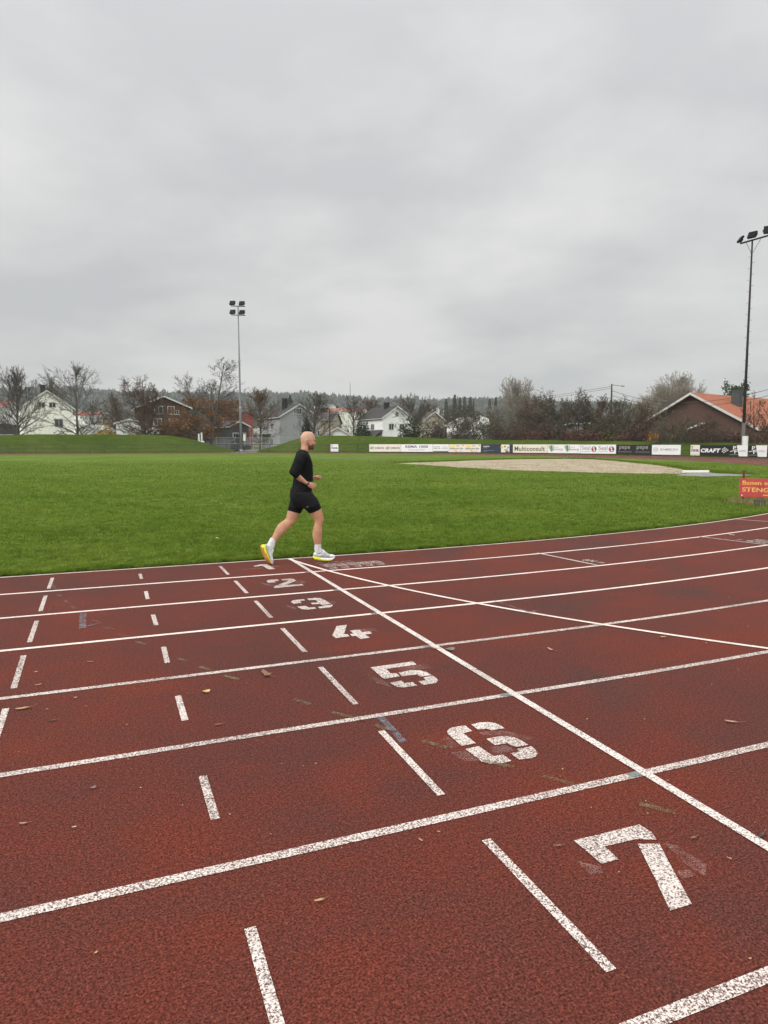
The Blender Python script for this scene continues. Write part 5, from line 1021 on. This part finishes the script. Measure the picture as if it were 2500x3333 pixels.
mi[(cx > 918) & (cy > 315) & (cy < 331) & (np.abs(lat) < .022)] = 3
bo = add_part('body', body, SK); body.polygons.foreach_set('material_index', mi)
hairm = simple('hair_dark', (.05, .032, .022), .8, .3, 60); eyem = simple('eye_dark', (.03, .026, .024), .25, .1, 30)
for s in (-1, 1):
    add_part('eyebrow', raw([cap([(912, 238, s*.052), (926, 234, s*.042), (939, 237, s*.022)], [.0035, .0042, .0035], 8)]), hairm)
    add_part('eye', raw([ball(928, 251, s*.036, .010, .010, .0065)]), eyem)
# clothes
def cloth(name, c, rough=.85, wr=.35, sc_=9):
    t = NT(name); n1 = t.noise(sc_, 5, .62, stretch=(1, 1, 1.6), dist=.8); n2 = t.noise(420, 2, .6)
    t.base(t.ramp(n1, [(.3, tuple(v*.7 for v in c)), (.7, tuple(v*1.35 for v in c))])); t.rough(.7, .12); t.bump(t.mix(.25, n1, n2), wr, .03); return t.m
blk = cloth('black_jersey', (.0065, .0065, .0072)); shm = cloth('shorts_charcoal', (.011, .0115, .0132)); hem = cloth('shorts_black_hem', (.004, .004, .0045)); sockm = cloth('sock_white', (.58, .57, .58), .9, .25, 30)
def wrinkle(me, amp, seed, zones=None):               # cloth folds as real relief
    from mathutils import noise as mn
    n = len(me.vertices); co = np.zeros(n*3); me.vertices.foreach_get('co', co); co = co.reshape(-1, 3); no = np.zeros(n*3); me.vertex_normals.foreach_get('vector', no); no = no.reshape(-1, 3)
    d = np.array([mn.noise(Vector((p[0]*9+seed, p[1]*9, p[2]*16+p[0]*6)))+.5*mn.noise(Vector((p[0]*22, p[1]*22+seed, p[2]*30))) for p in co])
    co += no*(d*amp)[:, None]; me.vertices.foreach_set('co', co.ravel()); me.update()
slv_r = rup+[]; 
sh = fuse([loft(torso, 28), loft(rup), loft(lup), loft([((575, 742), (648, 692), LA-.032, .05), ((612, 790), (690, 722), LA-.03, .051), ((652, 822), (728, 754), LA-.02, .049)]), loft([((690, 775), (740, 695), LB+.04, .05), ((770, 825), (800, 748), LB+.03, .048), ((800, 830), (816, 750), LB+.025, .046)]),
           loft([((596, 940), (900, 940), 0, .164), ((574, 1000), (897, 1002), 0, .172), ((570, 1014), (893, 1016), 0, .173)])], .006, 4)
wrinkle(sh, .006, 3.0); add_part('running_top', sh, [blk])
def grown(L, d):                                     # a little looser than the body
    return [((A[0]-d, A[1]), (B[0]+d, B[1]), lat, b+d*.00095) for A, B, lat, b in L]
so_ = fuse([loft([((574, 985), (893, 985), 0, .165), ((566, 1050), (915, 1050), 0, .176), ((570, 1120), (940, 1120), 0, .170), ((610, 1200), (930, 1200), 0, .13), ((700, 1262), (840, 1265), 0, .06)], 28), loft(grown(rleg[:4], 5)), loft(grown(lleg[:4], 5))], .006, 3)
wrinkle(so_, .003, 9.0); c = fcent(so_); cx, cy = crop_px(c); mi = np.zeros(len(c), np.int32)
rl = np.array([.9, .435]); 
lineR = (cy-1342)+(cx-862)*.505; lineL = (cy-1297)-(cx-540)*.27
mi[((c[:, 1] < PY) & (cx > 760) & (lineR > -78)) | ((c[:, 1] > PY-.03) & (cx < 765) & (lineL > -72))] = 1
add_part('running_shorts', so_, [shm, hem]); so_.polygons.foreach_set('material_index', mi)
mb = MB(); q = [up_(x, y, LR-.098) for x, y in ((815, 1248), (845, 1232), (846, 1238), (822, 1252))]; mb.poly(q); me = raw([(mb.v[0], mb.f)]); add_part('logo', me, simple('logo_grey', (.35, .35, .36), .6), smooth=False)
rsock = [((933, 1800), (1038, 1800), LR+.029, .0375), ((936, 1812), (1038, 1812), LR+.03, .0372), ((937, 1860), (1043, 1857), LR+.03, .037), ((940, 1905), (1060, 1890), LR+.03, .037), ((946, 1950), (1068, 1925), LR+.03, .034)]
lsock = [((284, 1698), (366, 1750), LL_-.024, .037), ((276, 1712), (362, 1762), LL_-.025, .037), ((248, 1765), (348, 1808), LL_-.03, .0365), ((226, 1805), (332, 1862), LL_-.035, .036), ((215, 1840), (318, 1890), LL_-.036, .033)]
for L in (rsock, lsock):
    me = fuse([loft(L)], .004, 2); wrinkle(me, .002, 5.0); add_part('sock', me, sockm)
add_part('wrist_strap', raw([loft([((812, 909), (846, 866), LA+.019, .0325), ((816, 914), (852, 867), LA+.02, .0335), ((826, 922), (861, 870), LA+.021, .0325)])]), simple('strap_black', (.012, .012, .013), .5))
SY, SW, SO = simple('sole_yellow', (.76, .80, .03), .55, .08, 20), simple('sole_white', (.78, .78, .74), .6, .06, 20), simple('outsole_amber', (.42, .19, .035), .6, .25, 30)
UPM = cloth('shoe_mesh_grey', (.46, .47, .48), .8, .25, 60); WHM = simple('shoe_overlay_white', (.76, .76, .75), .6, .06, 20)
def shoe(upper, sole, colf, lat):
    root = bpy.data.objects.new('running_shoe', None)
    u = fuse([loft([(a, b, lat, w_) for a, b, w_ in upper], 20)], .0045, 2); uo = add_part('running_shoe', u, [UPM, WHM]); c = fcent(u)+np.array(pers.location); cx, cy = crop_px(c)
    u.polygons.foreach_set('material_index', colf[0](cx, cy, c).astype(np.int32))
    s = raw([loft([(a, b, lat, w_) for a, b, w_ in sole], 20, 5, 3.0)]); so2 = add_part('sole', s, [SY, SW, SO], uo); c = fcent(s)+np.array(pers.location); cx, cy = crop_px(c); s.polygons.foreach_set('material_index', colf[1](cx, cy, c).astype(np.int32)); return uo
r_up = [((923, 1985), (926, 1955), .020), ((926, 1990), (931, 1932), .027), ((950, 1997), (947, 1926), .035), ((985, 2002), (985, 1942), .038), ((1028, 2004), (1040, 1922), .040), ((1062, 2006), (1068, 1882), .041), ((1110, 2008), (1108, 1920), .045), ((1160, 2006), (1160, 1948), .048), ((1200, 1998), (1202, 1956), .044), ((1228, 1985), (1228, 1961), .030), ((1242, 1975), (1240, 1966), .014)]
r_so = [((919, 2000), (919, 1980), .020), ((935, 2024), (930, 1982), .034), ((970, 2039), (970, 1988), .039), ((1030, 2046), (1030, 1998), .040), ((1090, 2053), (1090, 2003), .044), ((1150, 2052), (1150, 2003), .050), ((1195, 2035), (1195, 1998), .047), ((1225, 2010), (1225, 1985), .035), ((1244, 1982), (1243, 1972), .014)]
l_up = [((190, 1812), (222, 1798), .024), ((203, 1843), (262, 1822), .034), ((214, 1880), (306, 1862), .038), ((228, 1925), (322, 1884), .040), ((240, 1960), (313, 1932), .043), ((258, 2000), (309, 1974), .046), ((278, 2040), (318, 2014), .044), ((298, 2075), (323, 2050), .030), ((312, 2092), (324, 2080), .014)]
l_so = [((122, 1822), (178, 1806), .020), ((122, 1850), (206, 1818), .034), ((130, 1890), (214, 1860), .038), ((148, 1940), (227, 1910), .040), ((165, 1985), (242, 1955), .043), ((195, 2030), (260, 1998), .050), ((232, 2068), (282, 2040), .047), ((272, 2092), (302, 2075), .035), ((308, 2103), (315, 2092), .014)]
def fr_u(x, y, c): return ((y < 1955) & (x > 1060) & (y < 1905+(x-1060)*.38)) | (x > 1175) | ((y < 1948) & (x < 990))
def fr_s(x, y, c): return np.where((x < 1035) | (y > 2032+(x-1035)*.07), 0, 1)
def re_u(x, y, c): return (y > 2010) | ((x-y*.0) > 300-(y-1860)*.02)
def re_s(x, y, c):
    t = ((x-120)*.44+(y-1830)*.9)/300; dist_ = (x-122)*.9-(y-1822)*.44; f = dist_-(np.clip(t, 0, 1)*12)
    return np.where(f < 22, 2, np.where((t > .45) & (f > 30+(.9-t)*40), 1, 0))
shr = shoe(r_up, r_so, (fr_u, fr_s), LR+.03); shl_ = shoe(l_up, l_so, (re_u, re_s), LL_-.035)
def laces(P, lat, par):
    add_part('laces', raw([cap([(x, y, lat+dl) for x, y, dl in P], .0042, 6)]), WHM, par)
laces([(1062, 1880, -.02), (1085, 1895, .012), (1078, 1905, -.03), (1105, 1912, .012), (1100, 1925, -.034), (1128, 1928, .012), (1122, 1940, -.036)], LR+.03, shr)
laces([(322, 1878, -.02), (330, 1890, .01), (318, 1900, -.03), (327, 1912, .01), (312, 1925, -.03)], LL_-.035, shl_)

# ------------------------------------------------------------------ fallen leaves
def leaf_mesh(kind, seed):
    R = np.random.default_rng(seed); V = [(0, 0, .006)]; n = 40
    for k in range(n):
        a = 2*math.pi*k/n
        if kind == 'maple': r = .36+.64*max(0, math.cos(2.5*(a-math.pi/2)))**1.2*(1 if abs(((a-math.pi/2+math.pi) % (2*math.pi))-math.pi) < 2.2 else .5); r *= 1+.12*math.cos(17*a)
        elif kind == 'round': r = .8+.1*math.cos(2*a)
        else: r = 1/math.sqrt((math.cos(a)/.34)**2+(math.sin(a))**2)*(1-.1*abs(math.cos(a)))
        x, y = r*math.cos(a), r*math.sin(a); V.append((x, y, .10*abs(x)**1.5*(1.2 if kind == 'maple' else 2.4)+.10*R.random()*r*(kind == 'maple')+.12*max(0, y)**2))
    V = np.array(V); Fc = [(0, k+1, (k+1) % n+1) for k in range(n)]; V2 = V*[.55, .55, .6]; return V2, Fc
LM = {'tan': simple('leaf_tan', (.42, .26, .13), .8, .25, 40), 'pink': simple('leaf_pinkish', (.40, .22, .15), .8, .25, 40), 'brown': simple('leaf_brown', (.20, .105, .06), .8, .3, 40), 'yellow': simple('leaf_yellow', (.50, .36, .12), .8, .25, 40), 'dark': simple('leaf_dark', (.055, .034, .026), .8, .3, 40), 'greyb': simple('leaf_grey_brown', (.16, .13, .11), .8, .25, 40), 'pale': simple('leaf_pale', (.58, .50, .42), .8, .2, 40)}
leaves = [(870, 2198, 'maple', 'brown', 58, .3, 'large curled brown maple leaf in lane five, left of the dash'), (1416, 2113, 'maple', 'pink', 28, 1.0, 'pinkish maple leaf touching the finish line by the lane four line'), (1465, 2117, 'round', 'greyb', 32, .2, 'round grey-brown leaf just right of the finish line'), (1793, 2117, 'maple', 'tan', 34, .1, 'tan maple leaf alone in lane five right of the finish line'), (2157, 2076, 'maple', 'tan', 34, 2.0, 'tan maple leaf just under the curved white line'), (2381, 2353, 'long', 'pink', 42, .9, 'long pinkish leaf at the right edge of lane six'),
 (2118, 1849, 'long', 'dark', 26, 1.5, 'dark thin leaf in lane three near the right start lines'), (2386, 1743, 'maple', 'pale', 20, .5, 'pale white-looking leaf between the right start line and lane one line'), (672, 2254, 'round', 'yellow', 24, .3, 'small round yellow leaf in lane five left of the number five'), (75, 2309, 'long', 'tan', 44, 1.75, 'long curled tan leaf at the far left of lane six'), (294, 2157, 'long', 'greyb', 18, 1.2, 'small grey-brown leaf in lane five near the left dashes'), (118, 2190, 'round', 'pink', 12, 0, 'tiny pink leaf scrap left of lane five'), (125, 2232, 'long', 'pink', 22, 1.9, 'thin pinkish leaf just above the lane five line'), (246, 2274, 'round', 'pink', 12, 0, 'tiny round pinkish leaf below the lane five line'), (617, 2263, 'long', 'dark', 20, 1.8, 'thin dark stem-like leaf left of the yellow leaf'), (167, 2349, 'long', 'dark', 26, 1.5, 'dark twig-like leaf in lane six at the left'), (711, 2362, 'long', 'brown', 28, 1.6, 'thin brown leaf below the middle dash of lane six'),
 (304, 2568, 'round', 'greyb', 16, .4, 'small upright grey leaf alone in lane seven at the left'), (76, 2685, 'long', 'pink', 26, 1.4, 'pinkish leaf at the left edge of lane seven'), (242, 2697, 'long', 'pale', 12, 1.7, 'tiny pale splinter right of the pinkish leaf in lane seven'), (1040, 2936, 'long', 'tan', 36, 1.6, 'tan leaf strip below the lowest long lane line'), (1369, 2739, 'long', 'pink', 20, .3, 'small pink leaf left of the lowest right dash'), (1180, 2348, 'long', 'dark', 24, 1.3, 'dark leaf under the blue chalk stripe'), (942, 2252, 'maple', 'dark', 16, 0, 'small dark leaf crumb between maple leaf and dash'), (1816, 2758, 'long', 'brown', 28, 1.4, 'brown leaf just left of the number seven'), (2257, 2732, 'long', 'brown', 26, 1.7, 'thin brown leaf right of the number seven'), (2376, 2800, 'maple', 'pink', 20, .7, 'small pink leaf right of the number seven near the finish line'), (2478, 2724, 'long', 'dark', 40, 1.9, 'dark leaf lying by the finish line at the right edge'),
 (710, 1760, 'maple', 'yellow', 20, .5, 'yellow leaf on the grass left of the runner'), (2297, 1624, 'maple', 'pale', 14, .2, 'pale leaf on the grass left of the red sign'), (1870, 1682, 'maple', 'yellow', 14, .9, 'yellowish leaf on the lawn near the inner edge at right')]
for k, (x, y, kd, cm, wpx, rz, lab) in enumerate(leaves):
    g = ground(x, y); d = np.linalg.norm(g-CAM); sc_ = wpx*d/FPX; V, Fc = leaf_mesh(kd, k); on_grass = y < 1800 and k >= 28
    V = V*sc_*(.8 if cm in ('dark', 'brown', 'tan', 'pink') and wpx < 50 else 1); o = empty('fallen_leaf', (g[0], g[1], g[2]+(.045 if on_grass else .009)), rz, lab, 'leaf', 'fallen leaves on track and lawn')
    mb = MB(); mb.add(V, Fc); mb.build('blade', LM[cm], o, smooth=False)
    if wpx > 22:
        mb = MB(); mb.tube([(0, -.1*sc_, .01*sc_), (0, -.55*sc_, .03*sc_), (.05*sc_, -.85*sc_, .09*sc_)], .010*sc_+.0006, 5); mb.build('stalk', LM['brown'], o)
# grit and crumbs on the rubber (too small and many to count)
n = 420; gx = rng.uniform(-6, 6, n); gy = -rng.uniform(.3, 9.4, n); a = rng.uniform(0, 6.28, n); s = rng.uniform(.0015, .0055, n); z = H(gx, gy)+.007
P = np.stack([np.stack([gx+np.cos(a+b)*s*(1.9 if i % 2 else 1), gy+np.sin(a+b)*s, z+(.003 if i == 1 else 0)], -1) for i, b in enumerate((0, 1.57, 3.14, 4.71))], 1)
tag(fast_mesh('leaf_crumbs', P.reshape(-1, 3), np.arange(n*4).reshape(-1, 4), 4, LM['tan']), 'tiny pale leaf crumbs and grit scattered over the track', 'litter', kind='stuff')
# ------------------------------------------------------------------ daylight: overcast sky
sc = bpy.context.scene
w = bpy.data.worlds.new('World'); sc.world = w; w.use_nodes = True
nt = w.node_tree; nd = nt.nodes; lk = nt.links; bg = nd['Background']; bg.inputs['Strength'].default_value = .1
SUN_AZ, SUN_EL = YAW-math.radians(118), math.radians(38)
sky = nd.new('ShaderNodeTexSky'); sky.sky_type = 'NISHITA'; sky.sun_disc = False; sky.sun_elevation = SUN_EL; sky.sun_rotation = SUN_AZ
tc = nd.new('ShaderNodeTexCoord'); sep = nd.new('ShaderNodeSeparateXYZ'); lk.new(tc.outputs['Generated'], sep.inputs[0])
def wm(op, a, b=0.0, clamp=False):
    o = nd.new('ShaderNodeMath'); o.operation = op; o.use_clamp = clamp
    for v, s in ((a, o.inputs[0]), (b, o.inputs[1])):
        if hasattr(v, 'is_linked'): lk.new(v, s)
        else: s.default_value = v
    return o.outputs[0]
zc = wm('MAXIMUM', sep.outputs['Z'], 0.0); dn = wm('ADD', zc, .22)
cmb = nd.new('ShaderNodeCombineXYZ'); lk.new(wm('DIVIDE', sep.outputs['X'], dn), cmb.inputs[0]); lk.new(wm('DIVIDE', sep.outputs['Y'], dn), cmb.inputs[1])
def wn(scale, det, rough, off=(0, 0, 0), dist=0):
    mp = nd.new('ShaderNodeMapping'); mp.inputs['Location'].default_value = off; mp.inputs['Rotation'].default_value = (0, 0, YAW); lk.new(cmb.outputs[0], mp.inputs['Vector'])
    o = nd.new('ShaderNodeTexNoise'); o.inputs['Scale'].default_value = scale; o.inputs['Detail'].default_value = det; o.inputs['Roughness'].default_value = rough; o.inputs['Distortion'].default_value = dist
    lk.new(mp.outputs[0], o.inputs['Vector']); return o.outputs['Fac']
cl = wm('ADD', wm('MULTIPLY', wn(.9, 5, .5, (6.3, 2.9, 0), .2), .74), wm('MULTIPLY', wn(2.6, 6, .55, (1.7, 5, 2), .2), .26))
rp = nd.new('ShaderNodeValToRGB'); e = rp.color_ramp.elements; e[0].position = .40; e[0].color = (5.65, 5.72, 5.80, 1); e[1].position = .61; e[1].color = (7.9, 7.8, 7.65, 1)
lk.new(cl, rp.inputs['Fac'])
dt = nd.new('ShaderNodeVectorMath'); dt.operation = 'DOT_PRODUCT'; lk.new(tc.outputs['Generated'], dt.inputs[0]); dt.inputs[1].default_value = (-_F[0], -_F[1], 0)
grad = wm('ADD', wm('ADD', .675, wm('MULTIPLY', zc, .66)), wm('ADD', wm('MULTIPLY', wm('MAXIMUM', wm('SUBTRACT', zc, .50), 0.0), 2.2), wm('MULTIPLY', wm('MAXIMUM', dt.outputs['Value'], 0.0), 1.7)))              # brighter overhead as under overcast; extra glow added behind the camera as fill
vm = nd.new('ShaderNodeVectorMath'); vm.operation = 'SCALE'; lk.new(rp.outputs['Color'], vm.inputs[0]); lk.new(grad, vm.inputs['Scale'])
mx = nd.new('ShaderNodeMix'); mx.data_type = 'RGBA'; mx.inputs[0].default_value = .94
lk.new(sky.outputs[0], mx.inputs[6]); lk.new(vm.outputs[0], mx.inputs[7]); lk.new(mx.outputs[2], bg.inputs['Color'])
sl = bpy.data.lights.new('sun', 'SUN'); sl.energy = 1.3; sl.angle = math.radians(28); sl.color = (1, .965, .91)
so = bpy.data.objects.new('sun', sl); C.objects.link(so)
dv = Vector((math.sin(SUN_AZ)*math.cos(SUN_EL), math.cos(SUN_AZ)*math.cos(SUN_EL), math.sin(SUN_EL)))
so.rotation_euler = dv.to_track_quat('Z', 'Y').to_euler(); so.location = (0, 0, 60)
cam = bpy.data.cameras.new('camera'); co = bpy.data.objects.new('camera', cam); C.objects.link(co)
co.matrix_world = Matrix(((CR[0], CU[0], -_F[0], CAM[0]), (CR[1], CU[1], -_F[1], CAM[1]), (CR[2], CU[2], -_F[2], CAM[2]), (0, 0, 0, 1)))
cam.sensor_fit = 'VERTICAL'; cam.sensor_height = 36; cam.lens = FPX/3333*36; cam.clip_start = .05; cam.clip_end = 9000
sc.camera = co
vs = sc.view_settings; vs.view_transform = 'Standard'; vs.look = 'None'; vs.gamma = 1; vs.use_curve_mapping = False; vs.exposure = EXPO
sc.cycles.max_bounces = 6; sc.cycles.transparent_max_bounces = 12; sc.cycles.volume_bounces = 2
sc.cycles.use_denoising = DENOISE
